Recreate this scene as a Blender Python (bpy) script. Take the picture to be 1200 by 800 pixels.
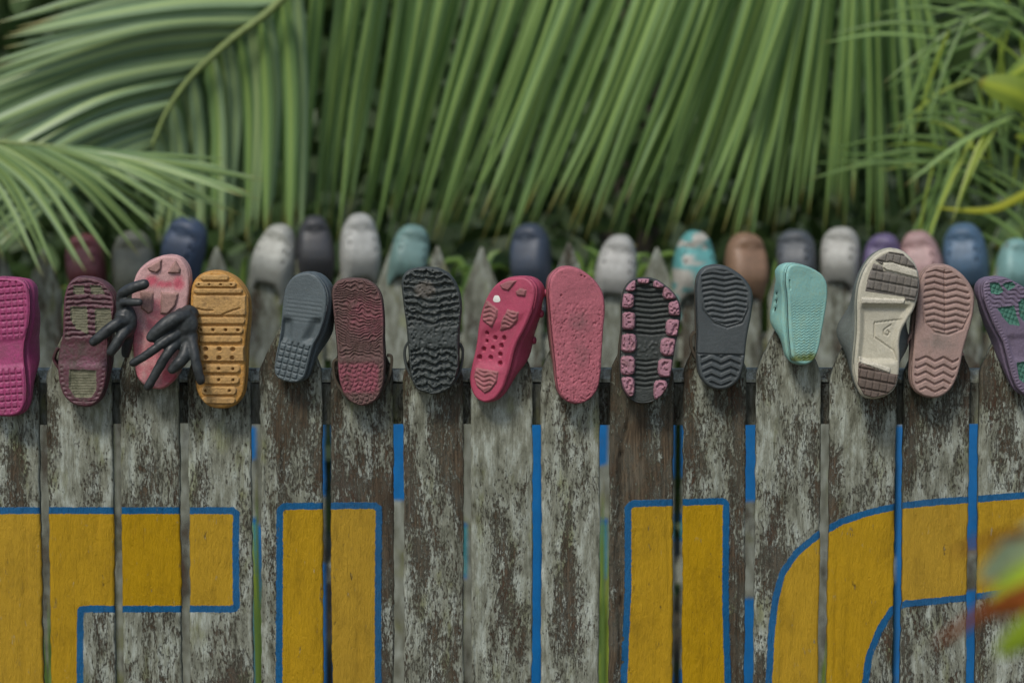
import bpy, bmesh, math, random
import numpy as np
from mathutils import Vector

# ------------------------------------------------------------------ camera, light, exposure
scene = bpy.context.scene
for o in list(bpy.data.objects):
    bpy.data.objects.remove(o)
FPX = 2852.0                      # focal length in pixels of the 1200 px wide photograph
CAM = np.array([0.0, -4.6, 1.6])
THETA = math.atan(230.0 / FPX)    # slight downward pitch
cam_d = bpy.data.cameras.new('camera')
cam_d.sensor_width = 36.0
cam_d.lens = FPX / 1200.0 * 36.0
cam_d.clip_start = 0.05
cam_d.clip_end = 400.0
cam = bpy.data.objects.new('camera', cam_d)
scene.collection.objects.link(cam)
cam.location = CAM
cam.rotation_euler = (math.pi / 2 - THETA, 0, 0)
scene.camera = cam
cam_d.dof.use_dof = True
cam_d.dof.focus_distance = 4.57
cam_d.dof.aperture_fstop = 3.1
cam_d.dof.aperture_blades = 0

world = bpy.data.worlds.new('World')
scene.world = world
world.use_nodes = True
wn = world.node_tree.nodes
wn.clear()
w_out = wn.new('ShaderNodeOutputWorld')
w_bg = wn.new('ShaderNodeBackground')
w_sky = wn.new('ShaderNodeTexSky')
SUN_EL, SUN_ROT = math.radians(50), math.radians(205)
w_sky.sky_type = 'NISHITA'
w_sky.sun_disc = False
w_sky.sun_elevation = SUN_EL
w_sky.sun_rotation = SUN_ROT
w_sky.air_density = 1.0
w_sky.dust_density = 1.6
w_sky.ozone_density = 0.4
w_bg.inputs['Strength'].default_value = 0.08
world.node_tree.links.new(w_sky.outputs[0], w_bg.inputs[0])
world.node_tree.links.new(w_bg.outputs[0], w_out.inputs[0])

sun_d = bpy.data.lights.new('sun', 'SUN')
sun_d.energy = 1.5
sun_d.angle = math.radians(12)
sun_d.color = (1.0, 0.955, 0.87)
sun = bpy.data.objects.new('sun', sun_d)
scene.collection.objects.link(sun)
sdir = Vector((math.sin(SUN_ROT) * math.cos(SUN_EL), math.cos(SUN_ROT) * math.cos(SUN_EL), math.sin(SUN_EL)))
sun.rotation_euler = sdir.to_track_quat('Z', 'Y').to_euler()
sun.location = (0, 0, 20)

vs = scene.view_settings
vs.view_transform = 'Standard'
vs.look = 'None'
vs.exposure = 0.56
vs.gamma = 1.0
vs.use_curve_mapping = False
scene.cycles.use_denoising = True
scene.cycles.max_bounces = 6
scene.cycles.sample_clamp_indirect = 6.0

# ------------------------------------------------------------------ helpers
C = scene.collection
rng = random.Random(7)
FWD = np.array([0, math.cos(THETA), -math.sin(THETA)])
UPV = np.array([0, math.sin(THETA), math.cos(THETA)])
RGT = np.array([1.0, 0, 0])

def W(px, py, Y=0.0):
    """point where the ray of a photo pixel meets the upright plane y = Y"""
    d = FWD + RGT * (px - 600.0) / FPX + UPV * (400.0 - py) / FPX
    return CAM + d * ((Y - CAM[1]) / d[1])

def to_px(x, y, z):
    """photo pixel of world points (arrays)"""
    dx, dy, dz = x - CAM[0], y - CAM[1], z - CAM[2]
    dep = dy * FWD[1] + dz * FWD[2]
    return 600 + FPX * dx / dep, 400 - FPX * (dy * UPV[1] + dz * UPV[2]) / dep

def smooth(a, b, x):
    t = np.clip((x - a) / (b - a), 0, 1)
    return t * t * (3 - 2 * t)

def vnoise(x, y, seed=0):
    x = np.asarray(x, float); y = np.asarray(y, float)
    ix = np.floor(x); iy = np.floor(y)
    fx = x - ix; fy = y - iy
    fx = fx * fx * (3 - 2 * fx); fy = fy * fy * (3 - 2 * fy)
    def h(a, b):
        v = np.sin(a * 127.1 + b * 311.7 + seed * 74.7) * 43758.5453
        return v - np.floor(v)
    return (h(ix, iy) * (1 - fx) + h(ix + 1, iy) * fx) * (1 - fy) + (h(ix, iy + 1) * (1 - fx) + h(ix + 1, iy + 1) * fx) * fy

def fbm(x, y, seed=0, octv=4):
    s = 0; a = 0.5; t = 0
    for k in range(octv):
        s = s + a * vnoise(x * 2 ** k, y * 2 ** k, seed + k * 13); t += a; a *= 0.5
    return s / t

def poly_sd(px, py, poly):
    """signed distance to a closed polygon, negative inside"""
    px = np.asarray(px, float); py = np.asarray(py, float)
    P = np.asarray(poly, float); Q = np.roll(P, -1, axis=0)
    best = np.full(px.shape, 1e18); inside = np.zeros(px.shape, bool)
    for (ax, ay), (bx, by) in zip(P, Q):
        ex, ey = bx - ax, by - ay
        l2 = ex * ex + ey * ey + 1e-12
        t = np.clip(((px - ax) * ex + (py - ay) * ey) / l2, 0, 1)
        dx = px - ax - t * ex; dy = py - ay - t * ey
        best = np.minimum(best, dx * dx + dy * dy)
        c = ((ay > py) != (by > py))
        with np.errstate(divide='ignore', invalid='ignore'):
            xi = (bx - ax) * (py - ay) / (by - ay if by != ay else 1e-12) + ax
        inside ^= (c & (px < xi))
    d = np.sqrt(best)
    return np.where(inside, -d, d)

def line_d(px, py, pts):
    best = np.full(np.shape(px), 1e18)
    for (ax, ay), (bx, by) in zip(pts[:-1], pts[1:]):
        ex, ey = bx - ax, by - ay
        t = np.clip(((px - ax) * ex + (py - ay) * ey) / (ex * ex + ey * ey + 1e-12), 0, 1)
        best = np.minimum(best, (px - ax - t * ex) ** 2 + (py - ay - t * ey) ** 2)
    return np.sqrt(best)

def catmull(pts, n, closed=True):
    P = np.asarray(pts, float)
    m = len(P)
    out = []
    segs = m if closed else m - 1
    per = max(2, int(math.ceil(n / segs)))
    for i in range(segs):
        if closed:
            p0, p1, p2, p3 = P[(i - 1) % m], P[i], P[(i + 1) % m], P[(i + 2) % m]
        else:
            p0, p1, p2, p3 = P[max(i - 1, 0)], P[i], P[i + 1], P[min(i + 2, m - 1)]
        for k in range(per):
            t = k / per
            out.append(0.5 * ((2 * p1) + (-p0 + p2) * t + (2 * p0 - 5 * p1 + 4 * p2 - p3) * t * t + (-p0 + 3 * p1 - 3 * p2 + p3) * t ** 3))
    if not closed:
        out.append(P[-1])
    return np.array(out)

def mesh(name, verts, faces, smooth_shade=True, attrs=None):
    me = bpy.data.meshes.new(name)
    me.from_pydata([tuple(map(float, v)) for v in verts], [], [tuple(map(int, f)) for f in faces])
    if smooth_shade:
        me.polygons.foreach_set('use_smooth', [True] * len(me.polygons))
    if attrs:
        for k, v in attrs.items():
            a = me.attributes.new(k, 'FLOAT', 'POINT')
            a.data.foreach_set('value', np.asarray(v, dtype=np.float32))
    me.update()
    return me

def obj(name, me, mat, parent=None, loc=None):
    o = bpy.data.objects.new(name, me)
    C.objects.link(o)
    if mat is not None and not me.materials:
        me.materials.append(mat)
    if parent is not None:
        o.parent = parent
    if loc is not None:
        o.location = loc
    return o

def thing(name, label, cat, loc=(0, 0, 0), rot=(0, 0, 0), group=None):
    o = bpy.data.objects.new(name, None)
    C.objects.link(o)
    o.empty_display_size = 0.05
    o.location = loc
    o.rotation_euler = rot
    o['label'] = label
    o['category'] = cat
    if group:
        o['group'] = group
    return o

def tube(path, rad, ns=8, cap=True):
    """round tube along a list of points; rad number or list"""
    P = [Vector(p) for p in path]
    n = len(P)
    R = [rad] * n if np.isscalar(rad) else list(rad)
    V = []; F = []
    ref = Vector((0.13, 0.95, 0.29)).normalized()
    for i in range(n):
        t = (P[min(i + 1, n - 1)] - P[max(i - 1, 0)]).normalized()
        a = t.cross(ref)
        if a.length < 1e-3:
            a = t.cross(Vector((1, 0, 0)))
        a.normalize(); b = t.cross(a)
        for k in range(ns):
            an = 2 * math.pi * k / ns
            V.append(P[i] + (a * math.cos(an) + b * math.sin(an)) * R[i])
    for i in range(n - 1):
        for k in range(ns):
            F.append((i * ns + k, i * ns + (k + 1) % ns, (i + 1) * ns + (k + 1) % ns, (i + 1) * ns + k))
    if cap:
        F.append(tuple(range(ns))[::-1]); F.append(tuple((n - 1) * ns + k for k in range(ns)))
    return V, F

# ------------------------------------------------------------------ materials
def nt(name):
    m = bpy.data.materials.new(name)
    m.use_nodes = True
    t = m.node_tree
    t.nodes.clear()
    out = t.nodes.new('ShaderNodeOutputMaterial')
    b = t.nodes.new('ShaderNodeBsdfPrincipled')
    t.links.new(b.outputs[0], out.inputs[0])
    return m, t, b, out

class N:
    """short node builder"""
    def __init__(s, t): s.t = t
    def new(s, kind, **kw):
        n = s.t.nodes.new(kind)
        for k, v in kw.items(): setattr(n, k, v)
        return n
    def put(s, sock, v):
        if isinstance(v, bpy.types.NodeSocket): s.t.links.new(v, sock)
        elif v is not None: sock.default_value = v
    def math(s, op, a, b=None, c=None):
        n = s.new('ShaderNodeMath', operation=op)
        for i, v in enumerate((a, b, c)): s.put(n.inputs[i], v)
        return n.outputs[0]
    def noise(s, vec, scale, detail=4, rough=0.55, dist=0.0):
        n = s.new('ShaderNodeTexNoise')
        s.put(n.inputs['Vector'], vec); n.inputs['Scale'].default_value = scale
        n.inputs['Detail'].default_value = detail; n.inputs['Roughness'].default_value = rough
        n.inputs['Distortion'].default_value = dist
        return n.outputs['Fac']
    def mapping(s, vec, scale=(1, 1, 1), loc=None, rot=None):
        n = s.new('ShaderNodeMapping')
        s.put(n.inputs['Vector'], vec); n.inputs['Scale'].default_value = scale
        if loc is not None: s.put(n.inputs['Location'], loc)
        if rot is not None: n.inputs['Rotation'].default_value = rot
        return n.outputs[0]
    def ramp(s, fac, stops, interp='LINEAR'):
        n = s.new('ShaderNodeValToRGB')
        n.color_ramp.interpolation = interp
        while len(n.color_ramp.elements) < len(stops): n.color_ramp.elements.new(0.5)
        for e, (p, c) in zip(n.color_ramp.elements, stops):
            e.position = p
            e.color = (c[0], c[1], c[2], 1) if not np.isscalar(c) else (c, c, c, 1)
        s.put(n.inputs[0], fac)
        return n.outputs[0]
    def mix(s, fac, a, b):
        n = s.new('ShaderNodeMix', data_type='RGBA')
        s.put(n.inputs[0], fac)
        for i, v in ((6, a), (7, b)):
            s.put(n.inputs[i], v if isinstance(v, bpy.types.NodeSocket) else (v[0], v[1], v[2], 1))
        return n.outputs[2]
    def step(s, lo, hi, v):
        n = s.new('ShaderNodeMapRange', interpolation_type='SMOOTHSTEP')
        s.put(n.inputs[0], v); s.put(n.inputs[1], lo); s.put(n.inputs[2], hi)
        return n.outputs[0]
    def attr(s, name):
        return s.new('ShaderNodeAttribute', attribute_name=name).outputs['Fac']
    def bump(s, h, strength, dist, normal=None):
        n = s.new('ShaderNodeBump')
        n.inputs['Strength'].default_value = strength; n.inputs['Distance'].default_value = dist
        s.put(n.inputs['Height'], h)
        if normal is not None: s.put(n.inputs['Normal'], normal)
        return n.outputs[0]

def lin(r, g, b):
    f = lambda c: (c / 12.92 if c <= 0.04045 else ((c + 0.055) / 1.055) ** 2.4)
    return (f(r / 255), f(g / 255), f(b / 255))

def sc(c, k): return tuple(min(0.9, v * k) for v in c)

def mat_foam(name, base, worn=None, dirt=0.35, rough=0.6, dirt_col=(0.06, 0.05, 0.035), speck=0.0, grain=0.25):
    """foam / rubber of a shoe: even colour, blotchy fading, grime; attribute 'wear' blends to the second colour"""
    m, t, b, out = nt(name)
    n = N(t)
    tc = n.new('ShaderNodeTexCoord').outputs['Object']
    col = base
    big = n.noise(tc, 18, 4, 0.6)
    c0 = n.mix(n.step(0.35, 0.7, big), sc(base, 0.86), sc(base, 1.13))
    if worn is not None:
        w = n.math('ADD', n.attr('wear'), n.math('MULTIPLY', n.math('SUBTRACT', n.noise(tc, 60, 6, 0.7), 0.5), 1.1))
        w = n.math('MULTIPLY', n.step(0.15, 0.95, w), n.step(0.02, 0.30, n.attr('wear')))
        c0 = n.mix(w, c0, worn)
    g = n.noise(tc, 75, 8, 0.75)
    gm = n.math('MULTIPLY', n.step(0.44, 0.70, n.math('ADD', g, n.math('MULTIPLY', n.math('SUBTRACT', n.noise(tc, 14, 3), 0.5), 0.35))), dirt)
    c0 = n.mix(gm, c0, dirt_col)
    if speck > 0:
        v = n.new('ShaderNodeTexVoronoi')
        v.inputs['Scale'].default_value = 190; n.put(v.inputs['Vector'], tc)
        s1 = n.math('MULTIPLY', n.step(0.32, 0.15, v.outputs['Distance']), n.step(0.45, 0.62, n.noise(tc, 26, 3)))
        c0 = n.mix(n.math('MULTIPLY', s1, speck), c0, dirt_col)
    mott = n.noise(tc, 330, 4, 0.75)
    c0 = n.mix(n.step(0.40, 0.66, mott), n.mix(0.72, dirt_col, c0), c0)
    scf = n.math('MULTIPLY', n.step(0.60, 0.74, n.noise(n.mapping(tc, (1, 1, 0.35), rot=(0, 0.6, 0)), 120, 6, 0.75)), 0.20)
    c0 = n.mix(scf, c0, sc((base[0] * .6 + .22, base[1] * .6 + .21, base[2] * .6 + .18), 1.0))
    n.put(b.inputs['Base Color'], c0)
    n.put(b.inputs['Roughness'], n.ramp(g, [(0.3, rough - 0.16), (0.7, min(1, rough + 0.15))]))
    b.inputs['Specular IOR Level'].default_value = 0.5
    n.put(b.inputs['Normal'], n.bump(n.math('ADD', n.math('MULTIPLY', mott, 1.2), n.math('MULTIPLY', g, 1.4)), grain * 1.5, 0.0016))
    return m

def mat_wood(name, painted=True, tone=1.0, letters=((0.46, 0.275, 0.012), (0.012, 0.115, 0.27)), pale=1.0):
    m, t, b, out = nt(name)
    n = N(t)
    pos = n.new('ShaderNodeNewGeometry').outputs['Position']
    sd = n.attr('seed')
    comb = n.new('ShaderNodeCombineXYZ')
    n.put(comb.inputs[0], n.math('MULTIPLY', sd, 3.1)); n.put(comb.inputs[1], n.math('MULTIPLY', sd, 7.7)); n.put(comb.inputs[2], n.math('MULTIPLY', sd, 5.3))
    add = n.new('ShaderNodeVectorMath', operation='ADD')
    n.put(add.inputs[0], pos); n.put(add.inputs[1], comb.outputs[0])
    p = add.outputs[0]
    # the grain wanders a little
    wob = n.new('ShaderNodeTexNoise'); n.put(wob.inputs['Vector'], n.mapping(p, (5, 5, 2.2))); wob.inputs['Scale'].default_value = 1.0; wob.inputs['Detail'].default_value = 2
    sub = n.new('ShaderNodeVectorMath', operation='MULTIPLY_ADD')
    n.put(sub.inputs[0], wob.outputs['Color']); sub.inputs[1].default_value = (0.035, 0.035, 0.0); n.put(sub.inputs[2], p)
    p = sub.outputs[0]
    pv = n.mapping(p, (1, 1, 0.27))
    flake = n.math('ADD', n.math('MULTIPLY', n.noise(pv, 165, 7, 0.74, 0.2), 0.5), n.math('MULTIPLY', n.noise(n.mapping(p, (1, 1, 0.30), loc=(4, 2, 1)), 370, 5, 0.72, 0.3), 0.5))
    med = n.noise(n.mapping(p, (1, 1, 0.30)), 17, 3, 0.55)
    fine = n.noise(n.mapping(p, (1, 1, 0.45)), 300, 4, 0.7)
    streak = n.noise(n.mapping(p, (1, 1, 0.035)), 260, 5, 0.65)
    cov = n.math('ADD', n.math('ADD', flake, n.math('MULTIPLY', n.math('SUBTRACT', med, 0.5), 0.62)),
                 n.math('ADD', n.attr('flake'), n.math('MULTIPLY', n.math('SUBTRACT', fine, 0.5), 0.30)))
    mask = n.step(0.440, 0.540, cov)
    # bare wood: dark weathered brown, redder in places
    bare = n.ramp(streak, [(0.28, sc((0.020, 0.0165, 0.011), tone)), (0.5, sc((0.080, 0.058, 0.036), tone)), (0.72, sc((0.17, 0.128, 0.082), tone))])
    red = n.step(0.50, 0.68, n.noise(n.mapping(p, (1, 1, 0.22), loc=(3, 1, 2)), 14, 3))
    bare = n.mix(n.math('MULTIPLY', red, 0.5), bare, n.mix(streak, (0.035, 0.014, 0.009), (0.12, 0.050, 0.030)))
    grey = n.step(0.40, 0.60, n.noise(n.mapping(p, (1, 1, 0.4), loc=(7, 5, 1)), 40, 4, 0.6))
    bare = n.mix(n.math('MULTIPLY', grey, 0.45), bare, n.mix(streak, (0.05, 0.050, 0.038), (0.17, 0.172, 0.135)))
    # flaked paint and lichen: pale grey green
    pal = n.ramp(n.noise(pv, 60, 6, 0.7), [(0.33, sc((0.11, 0.112, 0.080), pale)), (0.48, sc((0.235, 0.243, 0.188), pale)), (0.66, sc((0.44, 0.475, 0.41), pale))])
    moss = n.math('MULTIPLY', n.step(0.54, 0.72, n.noise(n.mapping(p, (1, 1, 0.4), loc=(1, 9, 4)), 20, 4, 0.6)), 0.6)
    pal = n.mix(moss, pal, (0.19, 0.20, 0.065))
    pal = n.mix(n.math('MULTIPLY', n.step(0.60, 0.68, fine), 0.55), pal, (0.06, 0.052, 0.04))
    fleck = n.step(0.575, 0.645, n.noise(n.mapping(p, (1, 1, 0.24), loc=(8, 3, 6)), 165, 6, 0.72, 0.3))
    mask = n.math('MAXIMUM', mask, n.math('MULTIPLY', fleck, 0.75))
    crk = n.step(0.62, 0.70, n.noise(n.mapping(p, (1, 1, 0.10), loc=(2, 6, 3)), 190, 6, 0.7, 0.4))
    col = n.mix(mask, bare, pal)
    col = n.mix(n.math('MULTIPLY', crk, 0.6), col, (0.016, 0.014, 0.010))
    hgt = n.math('ADD', n.math('MULTIPLY', mask, 0.8), n.math('ADD', n.math('MULTIPLY', streak, 0.9), n.math('MULTIPLY', fine, 0.5)))
    rough = 0.85
    if painted:
        sdn = n.math('ADD', n.attr('paint'), n.math('MULTIPLY', n.math('SUBTRACT', n.noise(p, 70, 3, 0.6), 0.5), 2.6))
        sdn = n.math('ADD', sdn, n.math('MULTIPLY', n.math('SUBTRACT', n.noise(p, 330, 2, 0.6), 0.5), 2.2))
        on = n.step(0.6, -0.6, sdn)
        inner = n.step(-7.3, -8.4, sdn)
        # brush strokes: arcs and slanting bristle marks
        wv = n.new('ShaderNodeTexNoise'); n.put(wv.inputs['Vector'], n.mapping(p, (1.0, 1, 0.16), rot=(0, 0.5, 0))); wv.inputs['Scale'].default_value = 120; wv.inputs['Detail'].default_value = 5; wv.inputs['Distortion'].default_value = 0.6
        yv = n.noise(n.mapping(p, (1, 1, 0.4), rot=(0, 0.35, 0)), 26, 9, 0.78)
        ycol = n.ramp(yv, [(0.25, sc(letters[0], 0.62)), (0.5, letters[0]), (0.75, sc(letters[0], 1.16))])
        ycol = n.mix(n.math('MULTIPLY', n.step(0.66, 0.76, n.noise(n.mapping(p, (1, 1, .5), loc=(2, 2, 2)), 34, 5, 0.7)), 0.55), ycol, (0.42, 0.40, 0.25))
        ycol = n.mix(n.math('MULTIPLY', n.step(0.60, 0.74, streak), 0.4), ycol, (0.20, 0.105, 0.012))
        bcol = n.ramp(yv, [(0.25, sc(letters[1], 0.7)), (0.75, sc(letters[1], 1.2))])
        pc = n.mix(inner, bcol, ycol)
        chip = n.math('SUBTRACT', 1.0, n.math('MULTIPLY', n.step(0.615, 0.69, n.noise(n.mapping(p, (1, 1, 0.3), loc=(5, 5, 0)), 90, 7, 0.72)), 0.7))
        on = n.math('MULTIPLY', on, chip)
        col = n.mix(on, col, pc)
        ph = n.math('ADD', n.math('MULTIPLY', wv.outputs['Fac'], 0.6), n.math('ADD', n.math('MULTIPLY', flake, 1.8), n.math('MULTIPLY', streak, 0.5)))
        mh = n.new('ShaderNodeMix', data_type='FLOAT')
        n.put(mh.inputs[0], on); n.put(mh.inputs[2], hgt); n.put(mh.inputs[3], ph)
        hgt = mh.outputs[0]
        mr = n.new('ShaderNodeMix', data_type='FLOAT')
        n.put(mr.inputs[0], on); mr.inputs[2].default_value = 0.88; mr.inputs[3].default_value = 0.6
        rough = mr.outputs[0]
    hv = n.new('ShaderNodeHueSaturation')
    n.put(hv.inputs['Value'], n.math('ADD', 0.93, n.math('MULTIPLY', n.math('FRACT', n.math('MULTIPLY', sd, 7.13)), 0.12)))
    n.put(hv.inputs['Saturation'], n.math('ADD', 0.97, n.math('MULTIPLY', n.math('FRACT', n.math('MULTIPLY', sd, 3.71)), 0.06)))
    n.put(hv.inputs['Color'], col)
    n.put(b.inputs['Base Color'], hv.outputs[0])
    n.put(b.inputs['Roughness'], rough)
    b.inputs['Specular IOR Level'].default_value = 0.25
    n.put(b.inputs['Normal'], n.bump(hgt, 0.9, 0.0035))
    return m

def mat_leaf(name, dark, light, tip=(0.25, 0.19, 0.04), rough=0.42, trans=0.25, tipstart=0.88):
    m, t, b, out = nt(name)
    n = N(t)
    rnd = n.new('ShaderNodeObjectInfo').outputs['Random']
    tt = n.attr('along')
    tc = n.new('ShaderNodeNewGeometry').outputs['Position']
    v = n.math('ADD', n.math('MULTIPLY', rnd, 0.7), n.math('MULTIPLY', n.noise(n.mapping(tc, (1, 1, 0.4)), 9, 3), 0.5))
    col = n.ramp(v, [(0.15, dark), (0.95, light)])
    rib = n.attr('rib')
    col = n.mix(n.math('MULTIPLY', rib, 0.75), col, sc((light[0] * 1.6 + 0.03, light[1] * 1.45 + 0.03, light[2]), 1.0))
    fine = n.noise(n.mapping(tc, (60, 60, 1.5)), 5, 3)
    col = n.mix(n.math('MULTIPLY', n.step(0.5, 0.8, fine), 0.22), col, sc(dark, 0.8))
    tipm = n.step(tipstart, 1.0, n.math('ADD', tt, n.math('MULTIPLY', n.math('SUBTRACT', rnd, 0.5), 0.10)))
    if tipstart < 1: col = n.mix(n.math('MULTIPLY', tipm, 0.85), col, tip)
    n.put(b.inputs['Base Color'], col)
    b.inputs['Roughness'].default_value = rough
    b.inputs['Specular IOR Level'].default_value = 0.5
    if trans > 0:
        tr = n.new('ShaderNodeBsdfTranslucent')
        n.put(tr.inputs[0], n.mix(0.5, col, sc(light, 1.3)))
        ms = n.new('ShaderNodeMixShader')
        ms.inputs[0].default_value = trans
        t.links.new(b.outputs[0], ms.inputs[1]); t.links.new(tr.outputs[0], ms.inputs[2])
        t.links.new(ms.outputs[0], out.inputs[0])
    return m

def mat_plain(name, base, rough=0.6, var=0.25, scale=30, bump=0.3, bd=0.002):
    m, t, b, out = nt(name)
    n = N(t)
    tc = n.new('ShaderNodeNewGeometry').outputs['Position']
    g = n.noise(tc, scale, 5, 0.65)
    n.put(b.inputs['Base Color'], n.ramp(g, [(0.25, sc(base, 1 - var)), (0.75, sc(base, 1 + var))]))
    b.inputs['Roughness'].default_value = rough
    n.put(b.inputs['Normal'], n.bump(g, bump, bd))
    return m

# ------------------------------------------------------------------ ground and added slope that screens the sky
def mat_ground():
    m, t, b, out = nt('ground_earth')
    n = N(t)
    tc = n.new('ShaderNodeNewGeometry').outputs['Position']
    g = n.noise(tc, 3, 7, 0.7)
    col = n.ramp(g, [(0.3, (0.05, 0.04, 0.025)), (0.5, (0.085, 0.07, 0.045)), (0.62, (0.045, 0.07, 0.02)), (0.8, (0.06, 0.10, 0.03))])
    n.put(b.inputs['Base Color'], col)
    b.inputs['Roughness'].default_value = 0.95
    n.put(b.inputs['Normal'], n.bump(n.noise(tc, 40, 6, 0.7), 0.6, 0.03))
    return m

def build_ground():
    xs = np.concatenate([[-150, -60, -25], np.linspace(-12, 12, 49), [25, 60, 150]])
    ys = np.concatenate([[-150, -60, -20], np.linspace(-8, 8, 33), [25, 60, 150]])
    V = []; F = []
    for j, y in enumerate(ys):
        for i, x in enumerate(xs):
            near = abs(x) < 12 and abs(y) < 8
            V.append((x, y, -0.20 + 0.03 * (vnoise(x * 1.3, y * 1.3, 3) - 0.5) if near else -0.20))
    nx = len(xs)
    for j in range(len(ys) - 1):
        for i in range(nx - 1):
            F.append((j * nx + i, j * nx + i + 1, (j + 1) * nx + i + 1, (j + 1) * nx + i))
    g = obj('ground', mesh('ground', V, F), mat_ground())
    g['kind'] = 'structure'
    # added slope behind the undergrowth, stops sky light leaking through the leaves
    xs = np.linspace(-26, 26, 60); ys = np.linspace(6.2, 22, 30)
    V = []; F = []
    for j, y in enumerate(ys):
        for i, x in enumerate(xs):
            h = -0.25 + 9.0 * smooth(0, 1, np.array(j / 29.0 * 0.9 + 0.02)) + 0.6 * (fbm(x * .5, y * .5, 8) - .5) * min(1, j / 5)
            V.append((x, y, float(h)))
    for j in range(len(ys) - 1):
        for i in range(len(xs) - 1):
            a = j * len(xs) + i
            F.append((a, a + 1, a + len(xs) + 1, a + len(xs)))
    h = obj('sky_screen_slope', mesh('sky_screen_slope', V, F), mat_plain('sky_screen_green', (0.028, 0.045, 0.016), 0.95, 0.5, 4, 0.8, 0.1))
    h['kind'] = 'structure'
build_ground()

# ------------------------------------------------------------------ fences
BACK_Y = 2.88
LETTERS = [
    [(-140, 594), (274, 594), (281, 600), (280, 640), (281, 711), (276, 717), (98, 717), (97, 900), (97, 1160), (-60, 1160), (-60, 900)],
    [(324, 596), (331, 589), (440, 588), (448, 594), (447, 700), (448, 1160), (322, 1160), (323, 800)],
    [(732, 593), (739, 586), (848, 583), (855, 588), (854, 700), (857, 800), (857, 1160), (726, 1160), (727, 800), (732, 690)],
    [(1270, 568), (1200, 576), (1140, 581), (1096, 584), (1050, 589), (1015, 597), (985, 607), (958, 622), (930, 645), (913, 670), (905, 700),
     (900, 740), (897, 800), (897, 1000), (905, 1060), (940, 1130), (1000, 1160), (1270, 1160), (1270, 1060), (1070, 1060), (1030, 1000), (1017, 850), (1018, 800), (1022, 770), (1034, 740), (1048, 717), (1062, 711),
     (1096, 708), (1140, 703), (1200, 695), (1270, 690)],
]
BLUE_BACK = [(282, 300, 500, 540), (285, 312, 610, 850), (365, 398, 495, 581), (368, 398, 656, 850), (452, 484, 495, 586), (614, 646, 495, 850),
             (695, 712, 495, 546), (698, 715, 768, 850), (780, 810, 495, 560), (784, 806, 768, 850), (864, 896, 495, 590), (862, 894, 690, 850),
             (1036, 1072, 498, 850), (1124, 1160, 495, 640), (1124, 1156, 676, 850)]
TEAL_BACK = [(530, 549, 600, 690), (695, 711, 612, 668), (786, 806, 612, 660), (288, 300, 600, 640)]

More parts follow.
